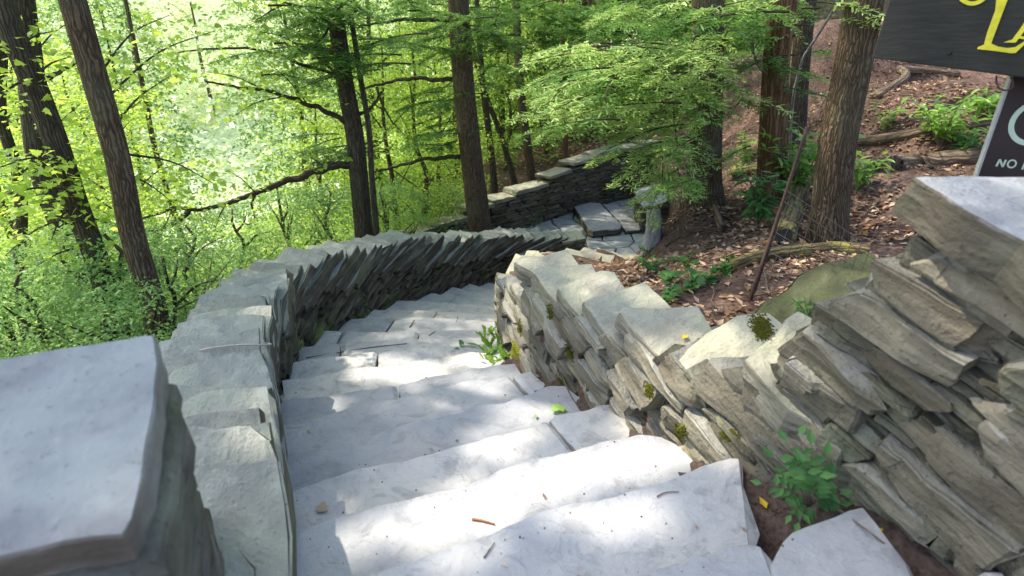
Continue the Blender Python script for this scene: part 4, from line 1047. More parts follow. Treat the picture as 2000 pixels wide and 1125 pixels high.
for key, spec in {'T2': [(215,260,330,150,4.8,5.2,90),(240,300,420,360,4.8,5.6,90),(250,340,330,390,4.8,5.0,60),(200,200,420,60,5,6,110),(190,150,330,30,5,6,100),(230,330,260,380,5,5.2,30)],
                  'T1': [(60,150,-20,220,4.6,4.2,60),(110,300,20,360,4.6,4.3,80),(150,390,30,420,4.6,4.4,90),(140,380,60,300,4.6,4.2,70),(140,400,100,470,4.6,4.2,60),(150,420,10,500,4.6,4.6,80),(120,310,-10,330,4.4,4.0,90),(140,370,10,380,4.4,4.1,90),(60,160,140,110,4.6,5,70),(170,480,70,520,4.6,4.3,60),(30,100,110,60,4.6,5,60)],
                  'T0': [(80,300,160,200,6.2,6.6,80),(100,400,180,420,6.2,6.4,70),(60,120,140,40,6.2,6.5,80)],
                  'T5': [(600,203,520,120,8.4,8,110),(560,188,450,230,8.4,7.9,110),(520,178,400,140,8.2,7.8,110),(500,378,440,330,8.,7.6,90),(640,330,560,290,8.6,8.3,70),(440,400,420,450,7.8,7.6,60),(600,100,500,60,8.5,8,110),(620,30,480,0,8.5,7.8,130)],
                  'T3': [(5,250,60,200,6.5,6.2,60),(30,320,70,360,6.5,6.2,60)]}.items():
    for (x0, y0, x1, y1, Y0, Y1, n_) in spec: spray(TREES[key], x0, y0, x1, y1, Y0, Y1, n_, (.068 if Y0 < 7 else .082), rng, .42 if Y0 < 7 else .6)

xs_, ys_ = np.arange(.2, 9, .3), np.arange(.5, 16, .3); XX, YY = np.meshgrid(xs_, ys_, indexing='ij'); ZZ = th(XX, YY); n1, n2 = XX.shape
i = np.arange(n1 - 1)[:, None] * n2; j = np.arange(n2 - 1)[None]
collect(np.stack([XX, YY, ZZ], -1).reshape(-1, 3), np.stack([i + j, i + n2 + j, i + n2 + j + 1, i + j + 1], -1).reshape(-1, 4))
mo_o = sh_n[0]; collect(np.concatenate(MOSS_V), np.zeros((0, 4), int))
for f_ in MOSS_F: SHADE_F.append([q + mo_o for q in f_])
for Vb, Fb in zip(TREES['T12'].leaf.V, [q for q in TREES['T12'].leaf.F]): collect(Vb, Fb - Fb.min())
for key in ('T12', 'T15'):
    V, f, S = tube(TREES[key].line[::6], TREES[key].rad[::6], 8); collect(V, f)
# ------------------------------------------------------------------ overhead crowns: unseen leaf clusters placed to cast dapples, gaps shaped to the light patches
MARK = 1
bv = BVHTree.FromPolygons([tuple(v) for v in np.concatenate(SHADE_V)], SHADE_F)
LIT = [  # light patches in the photograph: ellipses cx, cy, rx, ry, rotation
 (1010,950,260,42,-15),(1230,895,130,42,-10),(900,1020,110,52,-20),(980,850,70,32,-25),(1040,800,70,30,-18),(920,765,75,24,-15),(700,700,36,12,-5),(745,722,70,20,-8),(825,728,40,24,0),(930,703,50,12,-3),(640,795,46,13,-12),
 (1235,1010,95,40,-10),(1130,1000,60,26,0),(955,740,55,14,-8),(665,1065,60,34,-20),(880,1075,60,30,0),
 (1030,506,26,10,0),(995,570,14,45,0),(1008,650,14,46,0),(1160,547,50,16,-8),(1270,572,40,18,20),(1130,580,12,16,0),(1290,690,46,26,30),(1395,690,62,62,0),(1430,760,60,40,30),(1340,800,90,50,40),(1270,850,60,30,40),(1555,690,60,40,0),(1210,740,12,30,0),(1380,870,60,40,30),(1170,420,20,9,0),(1190,488,34,10,0),(1090,430,16,8,0),(1050,362,24,8,-15),(980,395,16,8,-20),(1250,300,190,120,0),(1120,180,90,80,0),(1370,190,120,90,0),(1540,330,110,90,0),(1615,420,24,60,0),(1700,420,50,28,0),(1450,420,60,14,0),(1560,430,40,50,0),(1850,165,90,22,0),(1740,210,50,16,0),(1390,470,70,14,0),(1800,240,60,40,0),(1900,210,50,40,0),(1340,520,50,14,10),(1640,500,50,10,0),(1700,360,30,30,0),(1580,560,60,10,-20),(1420,590,40,8,0),(460,840,26,14,0),(498,790,8,30,0),(1255,520,22,10,0)]
LA = np.array(LIT, float)
def in_lit(px_, py_):
    a_ = np.radians(LA[:, 4]); dx = px_[:, None] - LA[:, 0]; dy = py_[:, None] - LA[:, 1]
    u = (dx * np.cos(a_) + dy * np.sin(a_)) / LA[:, 2]; v = (-dx * np.sin(a_) + dy * np.cos(a_)) / LA[:, 3]
    return (u * u + v * v).min(1) < 1
sv = Vector(SUN)
def sunhit(pts):
    hit = np.full((len(pts), 3), np.nan)
    for i, p_ in enumerate(pts):
        h = bv.ray_cast(Vector(p_), -sv, 40)
        if h[0] is not None: hit[i] = h[0]
    return hit
rng = np.random.RandomState(55)
crown_trees = ['T0', 'T1', 'T2', 'T5', 'T7', 'T12', 'T15', 'T13']
trunk_xy = np.array([TREES[k].line[int(len(TREES[k].line) * .7)][:2] for k in crown_trees])
# sample points that the camera sees on stairs and walls
seeds = []
for _ in range(1500):
    px_, py_ = rng.uniform(300, 1750), rng.uniform(450, 1200)
    h = bv.ray_cast(Vector(CAM), Vector(nrm(ray(px_, py_))), 30)
    if h[0] is not None: seeds.append(np.array(h[0]))
for _ in range(26): LIT.append((rng.uniform(1230, 1960), rng.uniform(150, 560), rng.uniform(12, 40), rng.uniform(4, 12), 0))
for _ in range(420):
    x, y = rng.uniform(-3, 5.5), rng.uniform(9, 18); seeds.append(np.array([x, y, gz(x, y)]))
for _ in range(500):
    x, y = rng.uniform(2, 9), rng.uniform(3, 16); seeds.append(np.array([x, y, gz(x, y)]))
for _ in range(520):   # ground on both sides, evenly over the plan
    x, y = rng.uniform(-3, 4.5), rng.uniform(-1.5, 12); seeds.append(np.array([x, y, gz(x, y)]))
seeds = np.array(seeds)
tt = rng.uniform(7.5, 12.5, len(seeds))
cc = seeds + SUN * tt[:, None]
# thin out where crowded
order = rng.permutation(len(cc)); kept = []
for i in order:
    if all(np.sum((cc[i] - cc[k]) ** 2) > .30 ** 2 for k in kept[-400:]): kept.append(i)
cc = cc[kept]
per = 34
d = rng.normal(0, .42, (len(cc), per, 3)) * np.array([1, 1, .35]) * .62
LC = (cc[:, None] + d).reshape(-1, 3)
sx = nrm(np.cross(SUN, [0, 1, 0])); sy = np.cross(SUN, sx)
lp_ = []
for cx_, cy_, rx_, ry_, ro in LIT:
    k_ = int(min(420, max(14, rx_ * ry_ / 14)))
    for _ in range(k_):
        q, w_ = math.sqrt(rng.rand()), rng.uniform(0, 6.2832); u_, v_ = rx_ * q * math.cos(w_), ry_ * q * math.sin(w_); ro_ = math.radians(ro)
        x_, y_ = cx_ + u_ * math.cos(ro_) - v_ * math.sin(ro_), cy_ + u_ * math.sin(ro_) + v_ * math.cos(ro_)
        h = bv.ray_cast(Vector(CAM), Vector(nrm(ray(x_, y_))), 30)
        if h[0] is not None: p_ = np.array(h[0]); lp_.append((p_ @ sx, p_ @ sy))
kd = KDTree(len(lp_))
for i, (a_, b_) in enumerate(lp_): kd.insert((a_, b_, 0), i)
kd.balance()
def blocks(p_, r_=.075): return kd.find((float(p_ @ sx), float(p_ @ sy), 0))[2] < r_
ok = np.array([not blocks(p_) for p_ in LC]); print('lit points', len(lp_), 'removed', (~ok).sum())
LC = LC[ok]; own = np.argmin(((LC[:, None, :2] - trunk_xy[None]) ** 2).sum(-1), 1)
print('canopy leaves', len(LC), 'clusters', len(cc))
for k, key in enumerate(crown_trees):
    q = LC[own == k]; T = TREES[key]; n_ = len(q)
    if n_ == 0: continue
    add_leaves(T.leaf, q, np.array([0, 0, 1.]) + rng.normal(0, .45, (n_, 3)), rng.normal(0, 1, (n_, 3)) * [1, 1, .3], .115 * rng.uniform(.7, 1.3, n_), 'leaf', 2)
    oc = np.argmin(((cc[:, None, :2] - trunk_xy[None]) ** 2).sum(-1), 1); c_ = cc[oc == k]
    hi = T.line[int(len(T.line) * .45):]
    for e in c_[rng.permutation(len(c_))[:26]]:
        s0 = hi[np.argmin(np.abs(hi[:, 2] - (e[2] - 1.2)))]
        if any(blocks(s0 + (e - s0) * q, .09) for q in np.linspace(.1, 1, 12)): continue
        limbs(T.wood, s0, [e], rng, .035)

# finish the near trees
for key, T in TREES.items():
    if T.wood.n: T.leaf.add(np.concatenate(T.wood.V), T.wood.F, np.concatenate(T.wood.st), .5, 3)
    if T.leaf.n: T.leaf.build('crown', [M['hemlock'], M['hem_lit'], M['maple'], M['bark_dark']], T.root, smooth=False, origin=T.loc)

# ------------------------------------------------------------------ background trees, shared crown meshes
rng = np.random.RandomState(61)
def crown_mesh(H, R, ncl, per, size, flat, crad, seed, z0=.25, mat='broad'):
    r_ = np.random.RandomState(seed); a = Acc(); w = Acc()
    zz = r_.uniform(z0, 1, ncl); prof = np.sqrt(np.clip(1 - ((zz - .55) / .5) ** 2, .05, 1)); an = r_.uniform(0, 6.283, ncl); rr = R * prof * np.sqrt(r_.uniform(.08, 1, ncl))
    C = np.stack([np.cos(an) * rr, np.sin(an) * rr, zz * H], 1)
    cluster_leaves(a, C, crad * r_.uniform(.6, 1.3, ncl), per, size, r_, flat, .6)
    line = np.stack([fbm(np.stack([np.arange(12) * .4, np.full(12, 3.), np.full(12, seed)], 1), 2) * .12, fbm(np.stack([np.arange(12) * .4, np.full(12, 8.), np.full(12, seed)], 1), 2) * .12, np.linspace(-.6, H * .97, 12)], 1)
    V, f, S = tube(line, np.linspace(H * .013 + .02, .015, 12), 9, .06, seed); w.add(V, f, S)
    for c in C[r_.permutation(ncl)[:min(ncl, 9)]]:
        limbs(w, line[int(np.clip((c[2] / H - .12) * 12, 1, 10))], [c], r_, .022)
    return a.mesh('crown', M[mat], smooth=False), w.mesh('trunk', M['bark'])
big = [crown_mesh(11, 3.0, 190, 60, .12, .22, 1.0, s, .12, 'broad') for s in (1, 2, 3)]
small = [crown_mesh(4.6, 1.35, 84, 64, .078, .20, .55, s, .12, 'maple') for s in (4, 5, 6)]
darkt = [crown_mesh(12, 2.6, 260, 46, .17, .12, 1.1, s, .10, 'hemlock') for s in (11, 12)]
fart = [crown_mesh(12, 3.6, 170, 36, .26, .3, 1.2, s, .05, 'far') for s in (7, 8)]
shrub_m = [crown_mesh(1.2, .6, 60, 60, .046, .3, .30, s, .10, 'shade_leaf') for s in (9, 10)]
def place(meshes, k, name, cat, label, x, y, rz, sc, group, dz=0):
    r = thing(name, label, cat, (x, y, gz(x, y) + dz), group); r.rotation_euler[2] = rz; r.scale = (sc, sc, sc)
    for m_, nm_ in zip(meshes[k % len(meshes)], ('crown', 'trunk')):
        o = bpy.data.objects.new(nm_, m_); COL.objects.link(o); o.parent = r
    return r
# understory saplings on the gorge side, seen over the left parapet
for i, (px_, Y, sc) in enumerate([(640,12,.9),(770,12.5,1.),(830,13,1.05),(250,8,.8),(120,9,.95),(30,8,.9),(700,15,1.2),(860,16,1.15),(200,12,1.1),(990,19,1.0),(1060,20,1.1),(900,19,1.2)]):
    p_ = atY(px_, 400, Y); place(small, i, 'sapling', 'sapling', 'leafy maple sapling in the understory on the gorge slope beyond the left parapet', p_[0], p_[1], rng.uniform(0, 6.3), sc, 'understory saplings on the gorge slope')
for i, (px_, Y, sc) in enumerate([(60,17,1.),(-40,14,.9),(690,24,1.1),(800,25,1.),(1010,28,1.),(-150,22,1.1)]):
    p_ = atY(px_, 300, Y); place(big, i, 'broadleaf_tree', 'tree', 'tall leafy tree in the woods beyond the gorge path', p_[0], p_[1], rng.uniform(0, 6.3), sc * rng.uniform(.85, 1.1), 'broadleaf trees in the woods behind', -.5)
for i, (px_, Y, sc) in enumerate([(250,19,.8),(590,20,.8),(735,21,.95),(40,15,.8)]):
    p_ = atY(px_, 250, Y); place(darkt, i, 'hemlock_tree', 'tree', 'dark hemlock standing against the bright gap on the gorge slope', p_[0], p_[1], rng.uniform(0, 6.3), sc, 'dark hemlocks on the gorge slope', -.3)
for i, (px_, Y, sc) in enumerate([(905,25,1.),(975,23,.9),(1060,24,1.),(1130,22,.95),(1200,24,1.),(1280,23,1.),(1350,25,1.),(1430,24,1.),(1500,27,1.1),(1170,30,1.1),(1090,31,1.2)]):
    p_ = atY(px_, 200, Y); place(darkt, i, 'hemlock_tree', 'tree', 'dark hemlock in the shaded woods behind the far wall', p_[0], p_[1], rng.uniform(0, 6.3), sc, 'dark hemlocks in the woods behind', -.3)
for i, (px_, Y, sc) in enumerate([(-100,40,1.1),(60,44,1.),(180,42,1.1),(300,46,1.2),(420,44,1.),(530,48,1.1),(640,46,1.1),(760,48,1.2),(880,46,1.),(120,56,1.2),(380,60,1.3),(600,62,1.3),(820,58,1.2),(1000,50,1.1),(-250,48,1.2),(1150,52,1.2)]):
    p_ = atY(px_, 250, Y); place(fart, i, 'far_tree', 'tree', 'pale sunlit tree on the far bank of the gorge', p_[0], p_[1], rng.uniform(0, 6.3), sc, 'sunlit trees on the far bank', -1)
# shrubs close behind the left parapet
for i, (px_, py_, Y, sc) in enumerate([(300,640,3.9,.8),(240,640,4.6,1.),(170,610,5.0,1.1),(100,640,4.6,.95),(340,600,4.6,.8),(30,650,5.2,1.),(390,560,6.2,.9),(230,560,6,1.1),(470,500,8.5,1.1),(560,470,9.4,1.2),(650,455,10,1.2),(760,450,11,1.2),(840,430,12.4,1.1),(870,400,14,1.2)]):
    p_ = atY(px_, py_, Y); place(shrub_m, i, 'shrub', 'shrub', 'leafy green shrub crowding the outer side of the left parapet', p_[0], p_[1], rng.uniform(0, 6.3), sc, 'shrubs behind the left parapet')
# ground cover on the gorge slope (nobody could count it)
a = Acc(); n_ = 52000
x = -2.6 - rng.exponential(7, n_); y = rng.uniform(0, 34, n_); ok = ~inside(x, y, poly_in); x, y = x[ok], y[ok]
x2 = rng.uniform(-3, 8, 9000); y2 = rng.uniform(18.8, 32, 9000); x = np.concatenate([x, x2]); y = np.concatenate([y, y2])
dist = np.hypot(x, y); z = th(x, y) + rng.uniform(.02, .35, len(x)) * np.clip(dist / 8, .5, 2)
m_ = len(x); add_leaves(a, np.stack([x, y, z], 1), np.array([0, 0, 1.]) + rng.normal(0, .4, (m_, 3)), rng.normal(0, 1, (m_, 3)), (.05 + .006 * dist) * rng.uniform(.6, 1.3, m_), 'leaf')
o = a.build('undergrowth', M['broad'], smooth=False); tag(o, kind='stuff')
# far bank woodland reads as one mass
a = Acc(); n_ = 60000
x = rng.uniform(-75, 25, n_); y = rng.uniform(26, 85, n_); keep = (x < -16) | (y > 38); x, y = x[keep], y[keep]
z = th0(x, y) + np.abs(rng.normal(0, 2.2, len(x))); m_ = len(x)
add_leaves(a, np.stack([x, y, z], 1), np.array([.1, -.4, 1.]) + rng.normal(0, .5, (m_, 3)), rng.normal(0, 1, (m_, 3)), .62 * rng.uniform(.5, 1.3, m_), 'leaf')
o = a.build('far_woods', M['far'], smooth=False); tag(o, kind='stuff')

# leaf litter on the hillside
a = Acc(); n_ = 170000
x = rng.uniform(.3, 14, n_); y = rng.uniform(.5, 20, n_)
w = np.exp(-np.hypot(x - 2.5, y - 6) / 7); ok = (rng.uniform(0, 1, n_) < w * 1.6) & ~inside(x, y, poly_in) & ~inside(x, y, LAND); x, y = x[ok], y[ok]
pr_d = np.min((x[:, None] - PR.p[None, ::10, 0]) ** 2 + (y[:, None] - PR.p[None, ::10, 1]) ** 2, 1); ok = (pr_d > .58 ** 2) & (fbm(np.stack([x * 1.3, y * 1.3, x * 0], -1), 77, 3) + rng.uniform(-.5, .5, len(x)) > -.28); x, y = x[ok], y[ok]
m_ = len(x); add_leaves(a, np.stack([x, y, th(x, y) + rng.uniform(.005, .03, m_)], 1), np.array([0, 0, 1.]) + rng.normal(0, .32, (m_, 3)), rng.normal(0, 1, (m_, 3)), .056 * (1 + np.hypot(x, y) * .03) * rng.uniform(.5, 1.4, m_), 'leaf')
aw = Acc()
for _ in range(330):
    x0, y0 = 1.4 + rng.exponential(2.2), rng.uniform(2.2, 13)
    if inside(np.array([x0]), np.array([y0]), poly_in)[0] or inside(np.array([x0]), np.array([y0]), LAND)[0] or np.min(np.hypot(PR.p[:, 0] - x0, PR.p[:, 1] - y0)) < .75: continue
    an, L_ = rng.uniform(0, 6.28), rng.uniform(.12, .7); xs2 = x0 + np.cos(an) * np.linspace(0, L_, 5) + rng.normal(0, .012, 5); ys2 = y0 + np.sin(an) * np.linspace(0, L_, 5) + rng.normal(0, .012, 5)
    V, f, S = tube(np.stack([xs2, ys2, th(xs2, ys2) + .028], 1), np.linspace(1, .5, 5) * rng.uniform(.003, .008), 4, cap=False); aw.add(V, f, S)
tag(aw.build('twig_litter', M['twig']), kind='stuff')
o = a.build('leaf_litter', M['litter'], smooth=False); tag(o, kind='stuff')

# ------------------------------------------------------------------ hillside: logs, boulder, fence, plants
def ground_at(px_, py_, lo=.8, hi=40):
    d = np.linspace(lo, hi, 900); q = CAM[None] + ray(px_, py_)[None] * d[:, None]
    g = th(q[:, 0], q[:, 1]); i = np.argmax(q[:, 2] < g); return q[i] if (q[:, 2] < g).any() else q[-1]
def log(name, label, cat, pxs, w0, w1, mat, sink=.3, ns=14, lift=0, group=None):
    q = np.array([ground_at(*p_) for p_ in pxs]); dep = [proj(v)[2] for v in q]
    r = np.array([w0 + (w1 - w0) * i / (len(q) - 1) for i in range(len(q))]) / F * np.array(dep) / 2
    q[:, 2] += r * (1 - sink) + lift
    n_ = 10 * len(q); line = smooth_line(q, n_); rr = np.interp(np.linspace(0, 1, n_), np.linspace(0, 1, len(r)), r)
    c = line.mean(0); a = Acc(); V, f, S = tube(line, rr, ns, .12, random.randrange(99)); a.add(V, f, S)
    o = a.build(name, mat, origin=c); tag(o, label, cat, group); return o, line, rr
log('fallen_log', 'mossy yellow-brown fallen log lying just above the mossy boulder', 'log', [(1425,528),(1496,508),(1570,500),(1640,496),(1695,503)], 26, 30, M['bark_moss'])
lg, line, rr = log('fallen_log', 'hollow yellowish log pointing downhill between reddish trunk and large brown tree', 'log', [(1528,478),(1540,440),(1552,400),(1560,372)], 44, 40, M['bark_moss'], .2, 20)
d0 = nrm(line[0] - line[1]); ex = nrm(np.cross(d0, [0, 0, 1])); ey = np.cross(ex, d0); a = Acc()
th_ = np.linspace(0, 2 * np.pi, 20, endpoint=False)
ringp = lambda r_, o_: line[0] + d0 * o_ + (np.cos(th_)[:, None] * ex + np.sin(th_)[:, None] * ey) * (r_ * (1 + .12 * np.sin(th_ * 3 + 1)))[:, None]
V = np.concatenate([ringp(rr[0] * .74, .006), ringp(rr[0] * .6, .004)]); j = np.arange(20); j2 = (j + 1) % 20
a.add(ringp(rr[0] * .72, .005), np.arange(20).reshape(1, -1)); a.build('hollow_shade_disc', M['core'], lg, origin=np.array(lg.location))  # flat dark disc: the hollow's inner shade painted on the solid end
log('fallen_log', 'long weathered log across the slope right of the large brown tree', 'log', [(1660,338),(1740,334),(1820,325),(1915,318)], 30, 34, M['log'])
log('fallen_log', 'narrower log higher on the slope, partly under leafy plants', 'log', [(1660,285),(1740,276),(1840,258),(1945,240)], 20, 18, M['log'])
log('fallen_log', 'short cut log lying left of the reddish trunk', 'log', [(1432,345),(1465,338),(1500,334)], 24, 24, M['bark_moss'])
log('fallen_branch', 'short pale piece of wood lying downhill from the hemlock', 'branch', [(1382,390),(1398,420),(1410,450)], 16, 16, M['log'])
log('fallen_branch', 'dark curved branch lying on the litter behind the dead stump', 'branch', [(1300,482),(1330,466),(1362,456),(1412,456)], 8, 14, M['bark'])
log('fallen_branch', 'sunlit rotten branch near the top of the slope under the sign board', 'branch', [(1705,196),(1750,170),(1797,144),(1870,150)], 18, 12, M['log'])
log('fallen_branch', 'thin branch at the top of the slope beside the large brown tree', 'branch', [(1640,250),(1720,225),(1800,215)], 6, 4, M['log'])
# boulder
a = Acc(); g = ground_at(1560, 590); zt = g[2] + .16
poly = [atz(x_, y_, zt) for x_, y_ in [(1445,612),(1500,575),(1560,545),(1620,530),(1690,524),(1720,545),(1690,580),(1640,596),(1590,605),(1545,640),(1500,655),(1455,640)]]
V, f = outline_stone(a, poly, (-.12, -.12, 1), .34, rng, step=.05, jit=.03, top_amp=.015, ch=.03, tint=.5, rough=.035)
o = a.build('boulder', M['moss_rock'], origin=np.mean(poly, 0)); tag(o, 'flat green mossy boulder behind the right parapet at the foot of the fence post', 'boulder')
# fence: leaning rusty post and wire
pb = ground_at(1462, 592); dep = pb[1]
pt = atY(1577, 248, dep + .12)
fr = thing('wire_fence', 'leaning rusty iron fence post with sagging wire mesh behind the right parapet', 'fence', pb); fl = np.array(fr.location)
a = Acc(); ax = nrm(pt - pb); line = smooth_line([pb - ax * .15, (pb + pt) / 2 + np.array([.006, 0, 0]), pt], 14)
V, f, S = tube(line, np.linspace(.017, .013, 14), 6, .12, 3); a.add(V, f, S); a.build('post', M['rust'], fr, origin=fl)
a = Acc(); e1 = atY(1720, 560, dep - .5) - pb; e1 = e1 - ax * np.dot(e1, ax); W_ = np.linalg.norm(e1); e1 = e1 / W_
Hm = .80
for q in np.linspace(.03, W_, 13):
    ls = np.array([pb + e1 * q + ax * h_ + np.array([0, .02, 0]) * math.sin(q * 9 + h_ * 5) for h_ in np.linspace(.02, Hm - .25 * q / W_, 10)])
    V, f, S = tube(ls, .0022, 4, cap=False); a.add(V, f, S)
for h_ in np.linspace(.04, Hm, 12):
    ls = np.array([pb + e1 * q + ax * (h_ - (.25 * q / W_) * h_ / Hm) + np.array([0, .02, 0]) * math.sin(q * 9 + h_ * 5) for q in np.linspace(0, W_, 12)])
    V, f, S = tube(ls, .0022, 4, cap=False); a.add(V, f, S)
a.build('wire_mesh', M['wire'], fr, origin=fl)
# bleached stump
g = ground_at(1278, 478); 
a = Acc(); top = atY(1276, 412, g[1]); ln_ = smooth_line([g - [0, 0, .2], (g + top) / 2, top], 10); dep = proj(g)[2]
V, f, S = tube(ln_, np.linspace(19, 14, 10) / F * dep, 14, .28, 5); a.add(V, f, S); o = a.build('dead_stump', M['deadwood'], origin=g); tag(o, 'bleached grey standing stump at the right edge of the landing', 'stump')

# leafy plants
def plant(name, label, cat, px_, py_, n_st, h, spread, n_lf, size, shape, mat, group=None, base=None, lean=(0, 0)):
    g = ground_at(px_, py_) if base is None else base
    r = thing(name, label, cat, g, group); lc = np.array(r.location); s_ = Acc(); l_ = Acc()
    for _ in range(n_st):
        an = rng.uniform(0, 6.28); e = g + np.array([math.cos(an) * spread + lean[0], math.sin(an) * spread + lean[1], 0]) * rng.uniform(.3, 1) + [0, 0, h * rng.uniform(.55, 1)]
        ln_ = smooth_line([g, (g + e) / 2 + np.array([0, 0, h * .18]), e], 9); V, f, S = tube(ln_, np.linspace(.004, .0015, 9) * (1 + h), 4, cap=False); s_.add(V, f, S)
        t = np.sort(rng.uniform(.25, 1.0, n_lf)); C = np.stack([np.interp(t, np.linspace(0, 1, 9), ln_[:, i]) for i in range(3)], 1)
        ta = rng.uniform(0, 6.28, n_lf); tg = np.stack([np.cos(ta), np.sin(ta), rng.uniform(-.5, .25, n_lf)], 1)
        add_leaves(l_, C, np.array([0, 0, 1.]) + rng.normal(0, .35, (n_lf, 3)), tg, size * rng.uniform(.6, 1.2, n_lf), shape)
    s_.build('stem', M['green_leaf'] if h < .5 else M['twig'], r, origin=lc); l_.build('leaves', mat, r, smooth=False, origin=lc); return r
plant('leafy_shrub', 'glossy bright shrub with long leaves between the reddish trunk and fence post', 'shrub', 1545, 395, 16, .95, .5, 15, .19, 'lance', M['laurel'])
plant('leafy_shrub', 'glossy shrub low at the left foot of the reddish trunk', 'shrub', 1480, 445, 12, .6, .32, 14, .17, 'lance', M['dkgreen'])
plant('leafy_shrub', 'long-leaved shrub left of the reddish trunk reaching up under the hemlock boughs', 'shrub', 1455, 330, 10, .8, .42, 12, .18, 'lance', M['laurel'])
plant('leafy_shrub', 'small bright tuft of leaves at the right side of the large brown tree', 'shrub', 1672, 372, 8, .45, .25, 9, .15, 'lance', M['laurel'])
plant('leafy_shrub', 'broad leafy shrub in the middle of the open slope', 'shrub', 1835, 290, 18, .75, .7, 13, .18, 'lance', M['laurel'])
plant('leafy_shrub', 'leafy shrub near the edge of the brown sign', 'shrub', 1930, 235, 12, .5, .6, 12, .18, 'lance', M['laurel'])
plant('leafy_shrub', 'small pale seedling on the slope right of the large brown tree', 'shrub', 1725, 255, 6, .4, .3, 8, .16, 'lance', M['laurel'])
plant('leafy_shrub', 'low leafy clump on the slope above the long weathered log', 'shrub', 1870, 310, 8, .4, .4, 10, .16, 'lance', M['dkgreen'])
for i, (px_, py_) in enumerate([(1270,520),(1310,545),(1350,560),(1385,548),(1415,530),(1340,515),(1260,490),(1300,580)]):
    plant('herb', 'low dark green woodland herb growing on the litter behind the right parapet', 'herb', px_, py_ + 10, 6, .15, .17, 4, .075, 'maple', M['dkgreen'], 'herbs behind the right parapet')
plant('herb', 'tiny green sprig in the crack between parapet and mossy boulder', 'herb', 1575, 636, 4, .16, .1, 5, .05, 'leaf', M['dkgreen'], base=atz(1575, 632, .55))
# compound-leaved weed at the step end
root_p = atz(1580, 990, .20)
wd = thing('weed', 'green compound-leaved weed growing from the soil pocket at the right end of the nearest steps', 'plant', root_p); wl = np.array(wd.location); s_ = Acc(); l_ = Acc()
for (ex_, ey_, dz) in [(1535,862,.30),(1560,850,.34),(1612,890,.24),(1625,930,.20),(1600,930,.26),(1488,945,.10),(1510,895,.14),(1570,905,.30),(1640,965,.12),(1545,1005,.03),(1585,870,.33),(1560,1020,.02),(1640,985,.06)]:
    z_ = root_p[2] + dz; e = atz(ex_, ey_, z_); q = smooth_line([root_p, (root_p + e) / 2 + np.array([0, 0, .03]), e], 9)
    V, f, S = tube(q, np.linspace(.0028, .001, 9), 4, cap=False); s_.add(V, f, S)
    dv = nrm(e - root_p); sd = nrm(np.cross(dv, CAM - e)); tz = np.linspace(.42, 1, 5)
    for t in tz:
        c = q[int(t * 8)]
        for s2 in ((-1, 1) if t < 1 else (0,)):
            add_leaves(l_, np.array([c]), np.array([nrm(nrm(CAM - e) + rng.normal(0, .25, 3) + [0, 0, .4])]), np.array([dv * (.6 if s2 else 1) + sd * s2]), .05 * rng.uniform(.8, 1.2), 'leaf')
s_.build('stem', M['twig'], wd, origin=wl); l_.build('leaves', M['dkgreen'], wd, smooth=False, origin=wl)
# grass tuft at the base of the right wall's far end
gp_ = atz(968, 690, -.78); gt = thing('grass_tuft', 'tuft of grass and moss at the wall foot where the stair bends', 'grass tuft', gp_); l_ = Acc()
for _ in range(110):
    c = gp_ + np.array([rng.uniform(-.16, .10), rng.uniform(-.2, .45), 0]); c[0] += .05
    add_leaves(l_, np.array([c]), np.array([rng.normal(0, 1, 3)]), np.array([[rng.normal(-.3, .5), rng.normal(0, .5), rng.uniform(.4, 1.2)]]), rng.uniform(.05, .15), 'needle')
l_.build('blades', M['laurel'], gt, smooth=False, origin=gp_)

# small litter on steps and caps
def stick(label, pts, r, mat, name='twig'):
    q = np.array(pts); c = q.mean(0); a = Acc(); V, f, S = tube(smooth_line(q, 12), np.linspace(r, r * .6, 12), 5, .2, 4); a.add(V, f, S)
    tag(a.build(name, mat, origin=c), label, 'twig')
def surf(px_, py_, up=.006):
    h = bv.ray_cast(Vector(CAM), Vector(nrm(ray(px_, py_))), 30); return np.array(h[0]) + np.array([0, 0, up]) if h[0] is not None else atz(px_, py_, 0)
stick('pale straight twig lying across the left parapet cap', [surf(392, 688, .012), surf(430, 684, .02), surf(470, 680, .02), surf(505, 680, .02), surf(520, 678, .03) ], .006, M['twig_pale'])
stick('long thin dark twig on a step beside the left wall', [surf(598,700), surf(660,690), surf(720,680), surf(795,672)], .006, M['twig'])
stick('short curved twig on the steps right of centre', [surf(838,656), surf(850,648)], .005, M['twig'])
stick('reddish brown broken stick in the sunlit patch of the big white step', [surf(922,1016), surf(945,1020), surf(966,1026)], .006, plain_mat('red_twig', (.25,.10,.04), (.40,.18,.08), 60), 'twig')
stick('thin pale stalk below the reddish stick', [surf(945,1092), surf(966,1062)], .003, M['twig'])
stick('dark twig along the wall foot by the maple leaf', [surf(1098,735), surf(1115,775), surf(1132,800)], .005, M['twig'])
stick('small curved twig near the right end of the second step', [surf(1283,972), surf(1300,964), surf(1326,963)], .003, M['twig'])
stick('thin straight stem lying over the end block beside the pillar', [surf(1622,990,.015), surf(1700,1050,.015), surf(1790,1120,.015)], .004, M['twig'])
stick('short dark twig on the steps at the curve', [surf(892,628), surf(894,620,.02)], .006, M['twig'])
stick('short dark twig stuck in a joint near the curve', [surf(800,640), surf(810,628,.02)], .008, M['twig'])
def fallen(label, px_, py_, size, mat, shape='maple', n=1):
    c = surf(px_, py_, .01); a = Acc()
    for i in range(n): add_leaves(a, np.array([c + [.02 * i, .03 * i, .004 * i]]), np.array([[rng.normal(0, .15), rng.normal(0, .15), 1]]), rng.normal(0, 1, (1, 3)), size, shape)
    tag(a.build('fallen_leaf', mat, smooth=False, origin=c), label, 'leaf')
